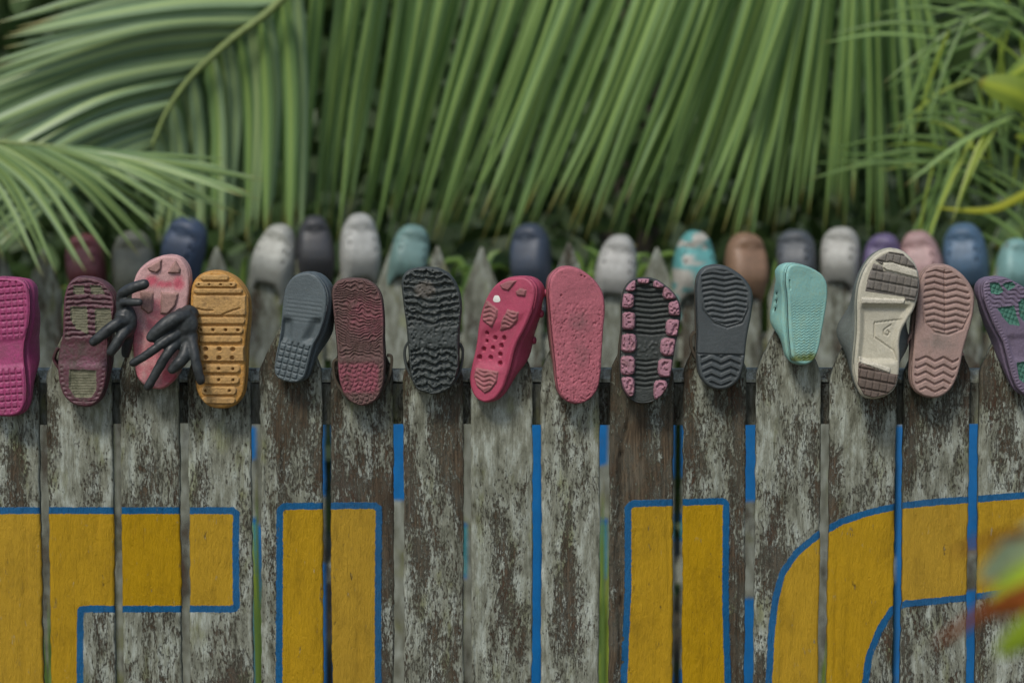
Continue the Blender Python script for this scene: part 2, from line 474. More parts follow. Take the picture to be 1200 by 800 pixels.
def make_picket(name, xl, xr, zb, zs, za, Y, th, seed, flake, rows, cols, mat, parent, apex_shift=0.0, fence='front', tilt=0.0):
    """board with a pointed top; front face is a fine, rough grid"""
    nb = max(6, rows // 12)
    zsplit = min(0.52, zs - 0.1)
    zrow = np.concatenate([np.linspace(zb, zsplit, nb, endpoint=False), np.linspace(zsplit, za, rows)])
    s = 0.5 - 0.5 * np.cos(np.linspace(0, math.pi, cols)) if cols > 12 else np.linspace(0, 1, cols)
    s = 0.65 * s + 0.35 * np.linspace(0, 1, cols)
    xm = (xl + xr) / 2; hw = (xr - xl) / 2
    Z, S = np.meshgrid(zrow, s, indexing='ij')
    tt = np.clip((Z - zs) / (za - zs), 0, 1)
    halfw = hw * (1 - tt ** 1.15) + 0.004 * tt
    cx = xm + apex_shift * tt + tilt * (Z - zs)
    jit = 0.0016 * (fbm(Z * 55, 0 * Z, seed, 3) - 0.5) * 2 + 0.0022 * (vnoise(Z * 9, 0 * Z, seed + 4) - .5)
    jit2 = 0.0016 * (fbm(Z * 55, 0 * Z, seed + 50, 3) - 0.5) * 2 + 0.0022 * (vnoise(Z * 9, 0 * Z, seed + 54) - .5)
    L = cx - halfw + jit; R = cx + halfw + jit2
    X = L + (R - L) * S
    edge = np.minimum(X - L, R - X)
    y = 0.0045 * (1 - np.sqrt(np.clip(1 - (1 - np.clip(edge / 0.0055, 0, 1)) ** 2, 0, 1)))
    if rows > 60:
        gx = X * 85 + 4 * (fbm(X * 9, Z * 3, seed + 9, 2))
        crack = smooth(0.62, 0.80, fbm(gx, Z * 3.2, seed + 21, 3))
        y = y + 0.0026 * crack + 0.0016 * (fbm(X * 60, Z * 9, seed + 31, 3) - 0.5) + 0.0008 * (fbm(X * 260, Z * 60, seed + 37, 2) - 0.5)
        if flake < -0.08:   # long rotten furrow
            fx = xl + 0.022 + 0.012 * (vnoise(Z * 6, 0 * Z, seed + 3) - .5) + 0.02 * smooth(1.0, 1.12, Z)
            y = y + 0.008 * np.exp(-((X - fx) / 0.007) ** 2) * (0.5 + vnoise(X * 300, Z * 90, seed)) * smooth(1.13, 1.09, Z)
    nr, nc = Z.shape
    front = np.stack([X, Y + y, Z], -1).reshape(-1, 3)
    n0 = nr * nc
    idx = lambda i, j: i * nc + j
    F = [(idx(i, j), idx(i, j + 1), idx(i + 1, j + 1), idx(i + 1, j)) for i in range(nr - 1) for j in range(nc - 1)]
    bl = np.stack([L[:, 0] + 0.001, np.full(nr, Y + th), zrow], -1)
    br = np.stack([R[:, -1] - 0.001, np.full(nr, Y + th), zrow], -1)
    V = np.concatenate([front, bl, br])
    for i in range(nr - 1):
        F.append((n0 + i, idx(i, 0), idx(i + 1, 0), n0 + i + 1))
        F.append((idx(i, nc - 1), n0 + nr + i, n0 + nr + i + 1, idx(i + 1, nc - 1)))
        F.append((n0 + nr + i, n0 + i, n0 + i + 1, n0 + nr + i + 1))
    F.append(tuple([idx(0, j) for j in range(nc - 1, -1, -1)] + [n0, n0 + nr]))
    F.append(tuple([idx(nr - 1, j) for j in range(nc)] + [n0 + nr + nr - 1, n0 + nr - 1]))
    px, py = to_px(V[:, 0], V[:, 1], V[:, 2])
    if fence == 'front':
        sdv = np.full(len(V), 60.0)
        for poly in LETTERS:
            sdv = np.minimum(sdv, poly_sd(px, py, poly))
        sdv = np.where(V[:, 1] > Y + 0.012, 60.0, sdv)
    else:
        sdv = np.full(len(V), 60.0)
        for (a, b_, c, d) in BLUE_BACK:
            q = np.maximum(np.maximum(a - px, px - b_), np.maximum(c - py, py - d))
            sdv = np.minimum(sdv, np.maximum(q, -7.0))
        for (a, b_, c, d) in TEAL_BACK:
            q = np.maximum(np.maximum(a - px, px - b_), np.maximum(c - py, py - d))
            sdv = np.where(q < 0, -20.0, sdv)
    me = mesh(name, V, F, True, {'paint': sdv, 'seed': np.full(len(V), seed * 0.37), 'flake': np.full(len(V), flake)})
    o = obj(name, me, mat, parent)
    return o

wood_front = mat_wood('weathered_board')
wood_back = mat_wood('weathered_board_far', True, 1.0, ((0.06, 0.27, 0.30), (0.015, 0.16, 0.42)), pale=0.8)
rail_mat = mat_wood('weathered_rail', False, 0.9)

def rail(name, x0, x1, ztop, h, Y0, depth, mat, parent, chamf=0.026, seed=3):
    # upright rail with a worn, sloping upper edge
    prof = [(Y0, ztop - h), (Y0, ztop - chamf), (Y0 + chamf * 0.9, ztop), (Y0 + depth, ztop), (Y0 + depth, ztop - h)]
    xs = np.linspace(x0, x1, 60)
    V = []; F = []
    m = len(prof)
    for i, x in enumerate(xs):
        for k, (y, z) in enumerate(prof):
            V.append((x, y + 0.002 * (vnoise(x * 9, k * 3.1, seed) - .5), z + 0.004 * (vnoise(x * 7, k * 1.7, seed + 2) - .5)))
    for i in range(len(xs) - 1):
        for k in range(m):
            F.append((i * m + k, (i + 1) * m + k, (i + 1) * m + (k + 1) % m, i * m + (k + 1) % m))
    F.append(tuple(range(m))); F.append(tuple((len(xs) - 1) * m + k for k in range(m))[::-1])
    n = len(V)
    return obj(name, mesh(name, V, F, False, {'seed': np.full(n, seed * 1.3), 'flake': np.full(n, 0.06), 'paint': np.full(n, 60.0)}), mat, parent)

# boundaries of the boards, photo pixels at the fence plane: (left, right, flake bias)
FRONT = [(-32, 47, 0.04), (56, 133, 0.05), (142, 211, 0.05), (221, 295, 0.03), (305, 378, 0.015), (388, 461, -0.025), (473, 543, 0.01), (552, 624, 0.07),
         (634, 703, 0.06), (714, 789, -0.085), (800, 874, 0.015), (885, 961, 0.02), (971, 1049, 0.03), (1058, 1135, 0.03), (1146, 1222, 0.02)]
fence = thing('picket_fence', 'weathered board picket fence with big yellow letters outlined in blue', 'fence', (0, 0.01, 0))
rr = random.Random(21)
TH = 0.020
Z_SH = W(0, 438)[2]; Z_AP = W(0, 362)[2]
front_boards = [(a - 3 * 83.5, b - 3 * 83.5, 0.0) for a, b, _ in FRONT[:3]] + FRONT + [(1230 + k * 84, 1306 + k * 84, 0.0) for k in range(3)]
for i, (a, b_, fl) in enumerate(front_boards):
    xl, xr = W(a, 600)[0], W(b_, 600)[0]
    o = make_picket('picket', xl, xr, -0.12 + rr.uniform(-.01, .01), Z_SH + rr.uniform(-.008, .008), Z_AP + rr.uniform(-.006, .006), 0.0, TH,
                    i + 3, fl, 215, 34, wood_front, None, rr.uniform(-.004, .004), 'front')
    o.parent = fence
    o.matrix_parent_inverse = fence.matrix_world.inverted() if False else o.matrix_parent_inverse
    o.location = (0, -0.01, 0)
cap_mat = mat_wood('lit_rail_cap', False, 2.4, pale=1.6)  # light on the rail's top edge put into a paler wood colour
rail_dark = mat_wood('board_shaded_rail', False, 0.75, pale=0.45)  # shade of the boards in front put into a darker rail colour
zt = W(600, 449, TH)[2]
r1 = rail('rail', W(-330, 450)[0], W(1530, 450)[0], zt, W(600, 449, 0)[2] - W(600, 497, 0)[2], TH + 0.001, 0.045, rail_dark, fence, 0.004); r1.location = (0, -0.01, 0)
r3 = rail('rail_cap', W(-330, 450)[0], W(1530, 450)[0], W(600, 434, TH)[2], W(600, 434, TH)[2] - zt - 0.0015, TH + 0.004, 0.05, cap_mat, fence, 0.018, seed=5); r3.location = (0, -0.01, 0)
r2 = rail('rail', W(-330, 450)[0], W(1530, 450)[0], 0.36, 0.09, TH + 0.001, 0.045, rail_mat, fence, seed=9); r2.location = (0, -0.01, 0)
for px in (-310, 1515):    # posts carrying the rails, beyond the picture
    x = W(px, 450)[0]
    V = []; F = []
    for z in (-0.3, 1.15):
        for sx, sy in ((-1, 0), (1, 0), (1, 1), (-1, 1)):
            V.append((x + sx * 0.045, TH + 0.047 + sy * 0.09, z))
    F = [(0, 1, 5, 4), (1, 2, 6, 5), (2, 3, 7, 6), (3, 0, 4, 7), (4, 5, 6, 7), (3, 2, 1, 0)]
    p_ = obj('post', mesh('post', V, F, False, {'seed': np.full(8, 4.0), 'flake': np.full(8, 0.0), 'paint': np.full(8, 60.0)}), rail_mat, fence)
    p_.location = (0, -0.01, 0)

bfence = thing('picket_fence', 'pale grey pointed picket fence across the path with blue painted patches', 'fence', (0, BACK_Y, 0))
bscale = 1.0
BX = [102 + 51.3 * k for k in range(-5, 26)]
back_top = {}
for i, bx in enumerate(BX):
    c = W(bx + rr.uniform(-1.5, 1.5), 400, BACK_Y)[0]
    hw = 0.058
    ap = W(bx, 288, BACK_Y)[2] + rr.uniform(-.012, .012)
    o = make_picket('picket', c - hw, c + hw, -0.18, ap - 0.15, ap, BACK_Y, 0.02, i + 60, 0.10 + rr.uniform(-.06, .06), 46, 14, wood_back, bfence, 0, 'back')
    o.location = (0, -BACK_Y, 0)
    back_top[i] = (c, ap)
for zr in (1.02, 0.32):
    r_ = rail('rail', W(BX[0], 400, BACK_Y)[0] - .1, W(BX[-1], 400, BACK_Y)[0] + .1, zr, 0.08, BACK_Y + 0.021, 0.045, rail_mat, bfence, seed=14)
    r_.location = (0, -BACK_Y, 0)

# ------------------------------------------------------------------ shoes
K = 800.0 / 180.0      # zoom factor of the measured close-ups

class Shoe:
    def __init__(s, crop, pts, zoom=K):
        s.ox, s.oy = crop; s.zoom = zoom
        s.out = catmull(pts, 360)
        ctr = s.out.mean(0)
        q = s.out - ctr
        u, sv, vt = np.linalg.svd(q, full_matrices=False)
        ax = vt[0]
        if ax[1] > 0: ax = -ax             # towards the toe, up in the picture (smaller y)
        s.ctr = ctr; s.ax = ax; s.sx = np.array([-ax[1], ax[0]])   # sideways, to the right

    def uv(s, p):
        q = p - s.ctr
        return q @ s.sx, q @ s.ax

    def chains(s):
        u, v = s.uv(s.out)
        it, ib = int(np.argmax(v)), int(np.argmin(v))
        n = len(u)
        def chain(a, b):
            return [k % n for k in range(a, b + (n if b < a else 0) + 1)]
        c1, c2 = chain(it, ib), chain(ib, it)[::-1]
        if u[c1].mean() < u[c2].mean(): left, right = c1, c2
        else: left, right = c2, c1
        return (u[left], v[left]), (u[right], v[right]), v[ib], v[it]

def build_sole(sh, nrow, ncol, hfun, labfun, thick, mm_per_z, edge_z=13.0, bulge=0.03):
    """returns verts (local metres: x right, y depth, z up), faces grouped by label, zoom coords"""
    (ul, vl), (ur, vr), vb, vt = sh.chains()
    t = np.linspace(0, 1, nrow)
    v = vb + (vt - vb) * (0.5 * t + 0.5 * (0.5 - 0.5 * np.cos(math.pi * t)))
    v[0] = vb + (vt - vb) * 0.0015; v[-1] = vt - (vt - vb) * 0.0015
    def interp(vv, uu, vq):
        vv = np.maximum.accumulate(vv[::-1]) if vv[0] > vv[-1] else np.maximum.accumulate(vv)
        uu = uu[::-1]
        return np.interp(vq, vv, uu)
    Lq, Rq = interp(vl, ul, v), interp(vr, ur, v)
    s = np.linspace(0, 1, ncol)
    s = 0.6 * s + 0.4 * (0.5 - 0.5 * np.cos(math.pi * s))
    U = Lq[:, None] + (Rq - Lq)[:, None] * s[None]
    Vv = np.repeat(v[:, None], ncol, 1)
    zc = sh.ctr + U[..., None] * sh.sx + Vv[..., None] * sh.ax
    zx, zy = zc[..., 0], zc[..., 1]
    d = np.abs(poly_sd(zx, zy, sh.out[::2]))
    d[:, 0] = d[:, -1] = 0; d[0] = d[-1] = 0
    e = np.clip(1 - d / edge_z, 0, 1)
    edge = -edge_z * mm_per_z * (1 - np.sqrt(np.clip(1 - e * e, 0, 1)))
    h = hfun(zx, zy, d) * 1.7 * smooth(0.5, 7, d)
    depth = -(edge + h) / 1000.0                      # +y is away from the camera
    m = mm_per_z / 1000.0
    x = (zx - sh.ctr[0]) * m; z = -(zy - sh.ctr[1]) * m
    nr, nc = x.shape
    V = np.stack([x, depth, z], -1).reshape(-1, 3)
    lab = labfun(zx, zy) if labfun else np.zeros(x.shape, int)
    groups = {}
    for i in range(nr - 1):
        for j in range(nc - 1):
            f = (i * nc + j, i * nc + j + 1, (i + 1) * nc + j + 1, (i + 1) * nc + j)
            l = max(lab[i, j], lab[i, j + 1], lab[i + 1, j], lab[i + 1, j + 1]) if labfun else 0
            groups.setdefault(int(l), []).append(f)
    # side wall and back
    ring = [(i, 0) for i in range(nr)] + [(nr - 1, j) for j in range(1, nc)] + [(i, nc - 1) for i in range(nr - 2, -1, -1)] + [(0, j) for j in range(nc - 2, 0, -1)]
    rid = [i * nc + j for i, j in ring]
    base = V[rid]
    e0 = edge_z * m
    cen = np.array([0, 0, 0.0])
    off = [(0.25, bulge * 0.7), (0.5, bulge), (0.52, bulge * 0.45), (0.58, bulge * 0.45), (0.6, bulge), (0.85, bulge * 1.0), (1.0, bulge * 0.6)]
    n0 = len(V); allV = [V]; prev = rid
    F0 = groups.setdefault(0, [])
    for k, (ft, bl) in enumerate(off):
        q = base.copy()
        q[:, 0] *= 1 + bl; q[:, 2] *= 1 + bl * 0.45
        q[:, 1] = e0 + (thick - e0) * ft
        allV.append(q)
        cur = list(range(n0 + k * len(rid), n0 + (k + 1) * len(rid)))
        for a in range(len(rid)):
            b2 = (a + 1) % len(rid)
            F0.append((prev[a], cur[a], cur[b2], prev[b2]))
        prev = cur
    nL = nr
    for i in range(nr - 1):     # back face: join left and right edges row by row
        la, lb = prev[i], prev[i + 1]
        ra, rb = prev[(nr - 1) + (nc - 1) + (nr - 1 - i)], prev[(nr - 1) + (nc - 1) + (nr - 2 - i)]
        F0.append((la, lb, rb, ra))
    V = np.concatenate(allV)
    zfull = np.stack([V[:, 0] / m + sh.ctr[0], -V[:, 2] / m + sh.ctr[1]], -1)
    return V, groups, zfull, m

def build_upper(sh, m, thick, dscale=1.0, flare=0.06, pivot=0.10, vopen=0.5, holes=(), rimlow=1.0, M=72, A=12, heel_depth=None, toe_round=1.0):
    (ul, vl), (ur, vr), vb, vt = sh.chains()
    vr_s = vr[::-1] if vr[0] > vr[-1] else vr; ur_s = ur[::-1] if vr[0] > vr[-1] else ur
    vl_s = vl[::-1] if vl[0] > vl[-1] else vl; ul_s = ul[::-1] if vl[0] > vl[-1] else ul
    H = M // 2
    tq = 0.5 - 0.5 * np.cos(np.linspace(0.03, math.pi - 0.03, H))
    vq = vb + (vt - vb) * (0.7 * tq + 0.3 * np.linspace(0.004, 0.996, H))
    u = np.concatenate([np.interp(vq, vr_s, ur_s), np.interp(vq, vl_s, ul_s)[::-1]])
    v = np.concatenate([vq, vq[::-1]])
    vn = (v - vb) / (vt - vb)
    def mid(vq):
        a = np.interp(vq, vl[::-1] if vl[0] > vl[-1] else vl, ul[::-1] if vl[0] > vl[-1] else ul)
        b = np.interp(vq, vr[::-1] if vr[0] > vr[-1] else vr, ur[::-1] if vr[0] > vr[-1] else ur)
        return (a + b) / 2
    vcn = np.clip(vn, 0.22, 0.80)
    vc = vb + vcn * (vt - vb)
    uc = mid(vc)
    hd = 0.030 if heel_depth is None else heel_depth
    prof_v = [0, .15, .30, .42, .52, .62, .75, .83, .92, 1.0]
    prof_d = [hd, hd, max(hd, .040) * 1.0, .062, .074, .073, .060, .045, .055, .050]
    V = []; VE = []
    angs = np.linspace(0.0, math.pi / 2, A)
    for a in angs:
        k = max(0.0, math.cos(a)) ** 0.38 if a < math.pi / 2 - 1e-6 else 0.0
        fl = 1 + flare * math.sin(min(a * 1.6, math.pi / 2)) + pivot * np.exp(-((vn - 0.40) / 0.13) ** 2) * math.sin(min(a * 1.3, math.pi / 2))
        uu = uc + (u - uc) * k * fl
        vv = vc + (v - vc) * k * (1 + 0.4 * flare * math.sin(a))
        ve = vn + (vcn - vn) * (1 - k)
        D = np.interp(ve, prof_v, prof_d) * dscale
        dep = thick * 0.9 + D * math.sin(a)
        zc = sh.ctr + uu[:, None] * sh.sx + vv[:, None] * sh.ax
        V.append(np.stack([(zc[:, 0] - sh.ctr[0]) * m, dep, -(zc[:, 1] - sh.ctr[1]) * m], -1))
        VE.append(ve)
    F = []
    for i in range(A - 1):
        for j in range(M):
            j2 = (j + 1) % M
            ve = (VE[i][j] + VE[i + 1][j2]) / 2
            a = (angs[i] + angs[i + 1]) / 2
            lim = 0.72 if heel_depth is None else 1.0
            if ve < vopen and a > lim * (1.0 if ve < 0.25 else 1.0 + 0.9 * (ve - 0.25) / max(0.05, vopen - 0.25)):
                continue
            if (i, j) in holes: continue
            F.append((i * M + j, i * M + j2, (i + 1) * M + j2, (i + 1) * M + j))
    V = np.concatenate(V)
    return V, F, M, angs

def weld(me):
    bm = bmesh.new(); bm.from_mesh(me)
    bmesh.ops.remove_doubles(bm, verts=bm.verts, dist=2e-5)
    bmesh.ops.recalc_face_normals(bm, faces=bm.faces)
    bm.to_mesh(me); bm.free(); me.update()
    return me

def shoe_object(label, name, cat, sh, hfun, mats, labels=None, labfun=None, wear=None, Y=-0.052, thick=0.020, yaw=0.0, pitch=0.0, nrow=170, ncol=76,
                upper=None, group='shoes stuck on the front fence boards', edge_z=13.0, wide=1.0, sole_mat=None, upper_mat=None, strap=None, rivets=None, bulge=0.03):
    cpx = sh.ox + sh.ctr[0] / sh.zoom; cpy = sh.oy + sh.ctr[1] / sh.zoom
    p0 = W(cpx, cpy, Y); p1 = W(cpx + 100, cpy, Y)
    mm = (p1[0] - p0[0]) / 100 / sh.zoom * 1000
    root = thing(name, label, cat, p0, (math.radians(pitch), 0, math.radians(yaw)), group)
    V, groups, zc, m = build_sole(sh, nrow, ncol, hfun, labfun, thick, mm, edge_z, bulge)
    wr = wear(zc[:, 0], zc[:, 1]) if wear else np.zeros(len(V))
    # outsole incl. side walls, then each raised pad / inset as a mesh of its own
    for l, faces in groups.items():
        used = np.unique(np.array([i for f in faces for i in f]))
        remap = {int(k): i for i, k in enumerate(used)}
        FF = [tuple(remap[int(i)] for i in f) for f in faces]
        nm, mt = ('sole', mats) if l == 0 else (labels[l - 1][0], labels[l - 1][1])
        obj(nm, mesh(nm, V[used], FF, True, {'wear': wr[used]}), mt, root)
    up = dict(dscale=1.0); up.update(upper or {})
    UV, UF, M, angs = build_upper(sh, m, thick, **up)
    u = obj('upper', weld(mesh('upper', UV, UF, True, {'wear': np.zeros(len(UV))})), upper_mat or mats, root)
    md = u.modifiers.new('wall', 'SOLIDIFY'); md.thickness = 0.0035; md.offset = 0
    for st in (strap or []):
        pts3 = [((zx - sh.ctr[0]) * m, dy, -(zy - sh.ctr[1]) * m) for zx, zy, dy in st]
        P = catmull(pts3, 24, False)
        VV = []; FF = []
        for i, p in enumerate(P):
            t = P[min(i + 1, len(P) - 1)] - P[max(i - 1, 0)]; t /= np.linalg.norm(t) + 1e-9
            a = np.cross(t, [0, 1, 0]); a /= np.linalg.norm(a) + 1e-9
            b = np.array([0, 1, 0.0])
            for (ca, cb) in ((-1, -1), (1, -1), (1, 1), (-1, 1)):
                VV.append(p + a * ca * 0.0025 + b * cb * 0.008)
        for i in range(len(P) - 1):
            for k in range(4):
                FF.append((i * 4 + k, i * 4 + (k + 1) % 4, (i + 1) * 4 + (k + 1) % 4, (i + 1) * 4 + k))
        FF.append((3, 2, 1, 0)); q = (len(P) - 1) * 4; FF.append((q, q + 1, q + 2, q + 3))
        so = obj('heel_strap', mesh('heel_strap', VV, FF, False, {'wear': np.zeros(len(VV))}), upper_mat or mats, root)
        bv = so.modifiers.new('soft', 'BEVEL'); bv.width = 0.0015; bv.segments = 2
    for (ring, vv, r) in (rivets or []):      # knobs standing on the right side of the upper
        H = M // 2
        row = UV[ring * M: ring * M + H]
        (a_, b_), (c_, d_), vb_, vt_ = sh.chains()
        j = int(np.clip(vv, 0, 1) * (H - 1))
        c = Vector(row[j])
        path = [c + Vector((k * r, k * r * .3, 0)) for k in (-1.0, -0.1, 0.4, 0.8, 0.95)]
        VV, FF = tube(path, [r * .8, r * .95, r, r * .8, r * .3], 12)
        obj('rivet', mesh('rivet', VV, FF, True, {'wear': np.zeros(len(VV))}), upper_mat or mats, root)
    return root

def pad_set(polys, H=2.2, soft=4.0):
    """raised (or sunken) pads: height function and label function; each polygon becomes one part"""
    def hf(x, y):
        h = np.zeros(np.shape(x))
        for p in polys:
            h = h + H * smooth(soft, -soft, poly_sd(x, y, p))
        return h
    def lf(x, y):
        l = np.zeros(np.shape(x), int)
        for i, p in enumerate(polys):
            l = np.where(poly_sd(x, y, p) < soft * 0.6, i + 1, l)
        return l
    return hf, lf

def grooves(y, period, depth, width=0.35, ph=0.0):
    f = (y / period + ph) % 1.0
    d = np.abs(f - 0.5)
    return -depth * smooth(width * 0.5 + 0.10, width * 0.5 - 0.06, d)

def chev(x, y, cx, halfw, period, amp, depth, nz=2, width=0.36, slant=0.0, seed=1):
    t = (x - cx) / halfw
    tri = np.abs(((t * 0.5 + 0.5) % 1.0) - 0.5) * 2 if nz > 2 else np.abs(t)
    yy = y + amp * tri + slant * (x - cx) + 3.0 * (fbm(x * 0.03, y * 0.03, seed, 2) - 0.5)
    return grooves(yy, period, depth, width)

def rough_h(x, y, seed, amp=0.25, f=0.12):
    return amp * (fbm(x * f, y * f, seed, 3) - 0.5) * 2

def rect(x0, y0, x1, y1): return [(x0, y0), (x1, y0), (x1, y1), (x0, y1)]

def holes_h(x, y, pts, depth=3.5):
    h = 0
    for (hx, hy, r) in pts:
        h = h - depth * smooth(r * 1.12, r * 0.8, np.hypot(x - hx, y - hy))
    return h

# 1 magenta -----------------------------------------------------------------
s = Shoe((0, 310), [(60, 70), (110, 74), (145, 98), (160, 145), (162, 220), (155, 300), (140, 360), (126, 410), (122, 480), (130, 560), (135, 640), (128, 720), (98, 772), (40, 790),
                    (-40, 785), (-90, 740), (-115, 650), (-120, 560), (-115, 470), (-125, 390), (-145, 300), (-150, 200), (-130, 120), (-80, 80), (-10, 68)])
def h1(x, y, d):
    yy = y + 0.10 * x
    g = np.minimum(grooves(yy, 35, 2.0, 0.2), grooves(x - 0.05 * y, 35, 2.0, 0.24))
    top = smooth(395, 375, yy) * smooth(12, 20, d); bot = smooth(540, 556, yy) * smooth(12, 20, d)
    return g * (top + bot) - 2.5 * smooth(370, 410, yy) * smooth(560, 520, yy) + rough_h(x, y, 1, 0.15)
m_mag = mat_foam('magenta_foam', (0.42, 0.055, 0.185), dirt=0.4, rough=0.5)
shoe_object('bright magenta foam clog sole with square grid tread', 'clog', 'clog', s, h1, m_mag, yaw=-13, upper=dict(pivot=0.32, flare=0.03, holes={(4, j) for j in (8, 10, 12, 60, 62, 64)}, dscale=1.0))

# 2 maroon ------------------------------------------------------------------
s = Shoe((0, 310), [(430, 65), (500, 75), (560, 110), (593, 165), (600, 220), (588, 290), (570, 350), (558, 410), (555, 470), (556, 540), (545, 620), (522, 690), (480, 732), (430, 742), (370, 725), (325, 680), (303, 610),
                    (298, 540), (300, 480), (312, 420), (325, 360), (327, 300), (330, 230), (336, 170), (355, 110), (390, 75)])
P2 = [[(370, 222), (450, 222), (455, 355), (400, 330), (372, 285)], [(500, 230), (575, 228), (580, 290), (540, 340), (500, 350)],
      [(362, 550), (495, 555), (495, 650), (470, 690), (390, 690), (358, 640)], rect(388, 112, 438, 150), [(476, 108), (528, 112), (545, 150), (482, 150)]]
ph2, pl2 = pad_set(P2, -1.8)
def h2(x, y, d):
    inset = smooth(4, -4, np.minimum.reduce([poly_sd(x, y, p) for p in P2]))
    rg = 16 * (fbm(x * .05, y * .05, 41, 3) - .5); c = chev(x, y + rg, 465, 130, 27, -12, 2.2, seed=3) * smooth(395, 370, y) * smooth(8, 22, d)
    fine = grooves(y, 14, 0.7, 0.3) * inset
    rim = chev(x, y, 430, 60, 25, 0, 1.0) * smooth(520, 540, y) * smooth(30, 20, d) * smooth(8, 14, d)
    return ph2(x, y) + c * (1 - inset) + fine + rim + rough_h(x, y, 2, 0.5) - 1.5 * smooth(375, 420, y) * smooth(545, 500, y)
m_mar = mat_foam('maroon_foam', (0.125, 0.038, 0.058), worn=(0.30, 0.10, 0.17), dirt=0.75, rough=0.5)
m_mold = mat_foam('mouldy_inset', (0.20, 0.19, 0.125), dirt=0.7, dirt_col=(0.05, 0.055, 0.03), rough=0.9)
shoe_object('dark maroon clog sole with mouldy grey inset panels beside a black glove', 'clog', 'clog', s, h2, m_mar, [('inset_panel', m_mold)] * 5, pl2, yaw=-2,
            wear=lambda x, y: smooth(60, 15, np.hypot((x - 460) * .6, y - 515)) * 0.55,
            upper=dict(pivot=0.15, flare=0.03), strap=[[(282, 440, .03), (262, 480, .035), (258, 510, .04), (285, 560, .045)]])

# 3 pink with faded rim -----------------------------------------------------------------
s = Shoe((100, 290), [(430, 42), (490, 52), (528, 95), (543, 150), (540, 230), (528, 310), (516, 400), (510, 480), (505, 560), (490, 630), (455, 690), (400, 733), (350, 735), (300, 715), (265, 670), (252, 600), (245, 520),
                      (240, 440), (236, 370), (238, 300), (246, 220), (264, 150), (300, 100), (355, 63)])
P3 = [[(330, 105), (400, 65), (396, 110), (375, 130), (340, 120)], [(435, 130), (475, 70), (498, 110), (495, 132)],
      [(290, 225), (355, 235), (350, 330), (330, 342), (295, 315)], [(400, 235), (485, 240), (470, 300), (430, 345), (395, 342)]]
ph3, pl3 = pad_set(P3, 3.4, 3)
def h3(x, y, d): return ph3(x, y) + rough_h(x, y, 4, 0.35, 0.05) - 1.6 * smooth(330, 400, y) * smooth(620, 560, y) * smooth(20, 60, d)
m_pk = mat_foam('faded_pink_foam', (0.66, 0.38, 0.37), worn=(0.62, 0.11, 0.16), dirt=0.25, rough=0.6)
m_pkpad = mat_foam('greyed_pink_pad', (0.42, 0.24, 0.21), dirt=0.5, rough=0.8)
def wear3(x, y):
    w = np.maximum(np.exp(-(((x - 350) / 42) ** 2 + ((y - 175) / 36) ** 2)), np.exp(-(((x - 485) / 40) ** 2 + ((y - 185) / 44) ** 2)))
    w = np.maximum(w, .9 * np.exp(-(((x - 415) / 80) ** 2 + ((y - 190) / 24) ** 2)))
    w = np.maximum(w, 0.75 * smooth(340, 420, y) * smooth(360, 250, x))
    w = np.maximum(w, 0.6 * smooth(220, 300, y) * smooth(110, 40, np.abs(x - 375)))
    return np.maximum(w, smooth(60, 20, np.hypot(x - 430, y - 670)))
shoe_object('faded pink clog sole with red patches and a black glove across it', 'clog', 'clog', s, h3, m_pk, [('tread_pad', m_pkpad)] * 4, pl3, wear=wear3, yaw=-1, upper=dict(pivot=0.02, flare=0.02))

# 4 orange ------------------------------------------------------------------
s = Shoe((200, 310), [(220, 35), (280, 42), (340, 75), (378, 120), (402, 170), (406, 230), (402, 300), (392, 370), (386, 440), (388, 520), (385, 600), (370, 680), (322, 735), (250, 750), (190, 735), (150, 695), (128, 640), (126, 560),
                      (136, 480), (134, 400), (118, 320), (106, 250), (104, 180), (114, 110), (152, 58)])
def bar(x0, x1, y, hh):
    a = [(x0 + hh + hh * math.cos(t), y + hh * math.sin(t)) for t in np.linspace(math.pi / 2, 1.5 * math.pi, 7)]
    b = [(x1 - hh + hh * math.cos(t), y + hh * math.sin(t)) for t in np.linspace(-math.pi / 2, math.pi / 2, 7)]
    return a + b
P4 = [bar(160, 305, 68, 13), bar(132, 345, 103, 12), bar(124, 378, 137, 12), rect(120, 162, 394, 262), bar(132, 390, 291, 17), bar(143, 380, 341, 18), bar(148, 372, 388, 17),
      rect(152, 425, 386, 502), bar(160, 362, 542, 20), bar(163, 358, 601, 20), bar(158, 342, 657, 21), bar(160, 335, 708, 16)]
ph4, pl4 = pad_set(P4, 3.2, 3)
HO4 = [(182, 440, 12), (255, 440, 12), (326, 440, 12), (182, 484, 12), (252, 486, 12), (322, 486, 11)] + [(x, 340, 8) for x in (157, 222, 289, 353)] + \
      [(x, y, 7) for y in (542, 601) for x in (172, 250, 325)] + [(x, 103, 5) for x in (150, 205, 265, 320)] + [(x, 657, 7) for x in (180, 305)]
def h4(x, y, d):
    g = -2.2 * smooth(6, 2, np.minimum(line_d(x, y, [(140, 230), (180, 238), (222, 238)]), line_d(x, y, [(275, 258), (320, 240), (365, 226)])))
    return ph4(x, y) + holes_h(x, y, HO4, 5) + g + rough_h(x, y, 6, 0.5)
m_or = mat_foam('orange_foam', (0.58, 0.29, 0.055), dirt=0.4, rough=0.55)
m_or2 = mat_foam('scuffed_orange', (0.56, 0.33, 0.11), dirt=0.6, rough=0.75, dirt_col=(0.16, 0.10, 0.05))
shoe_object('orange yellow clog sole with raised cross bars and drain holes', 'clog', 'clog', s, h4, m_or, [('tread_bar', m_or2)] * 12, pl4, yaw=-3, nrow=200, upper=dict(pivot=0.05, flare=0.02))

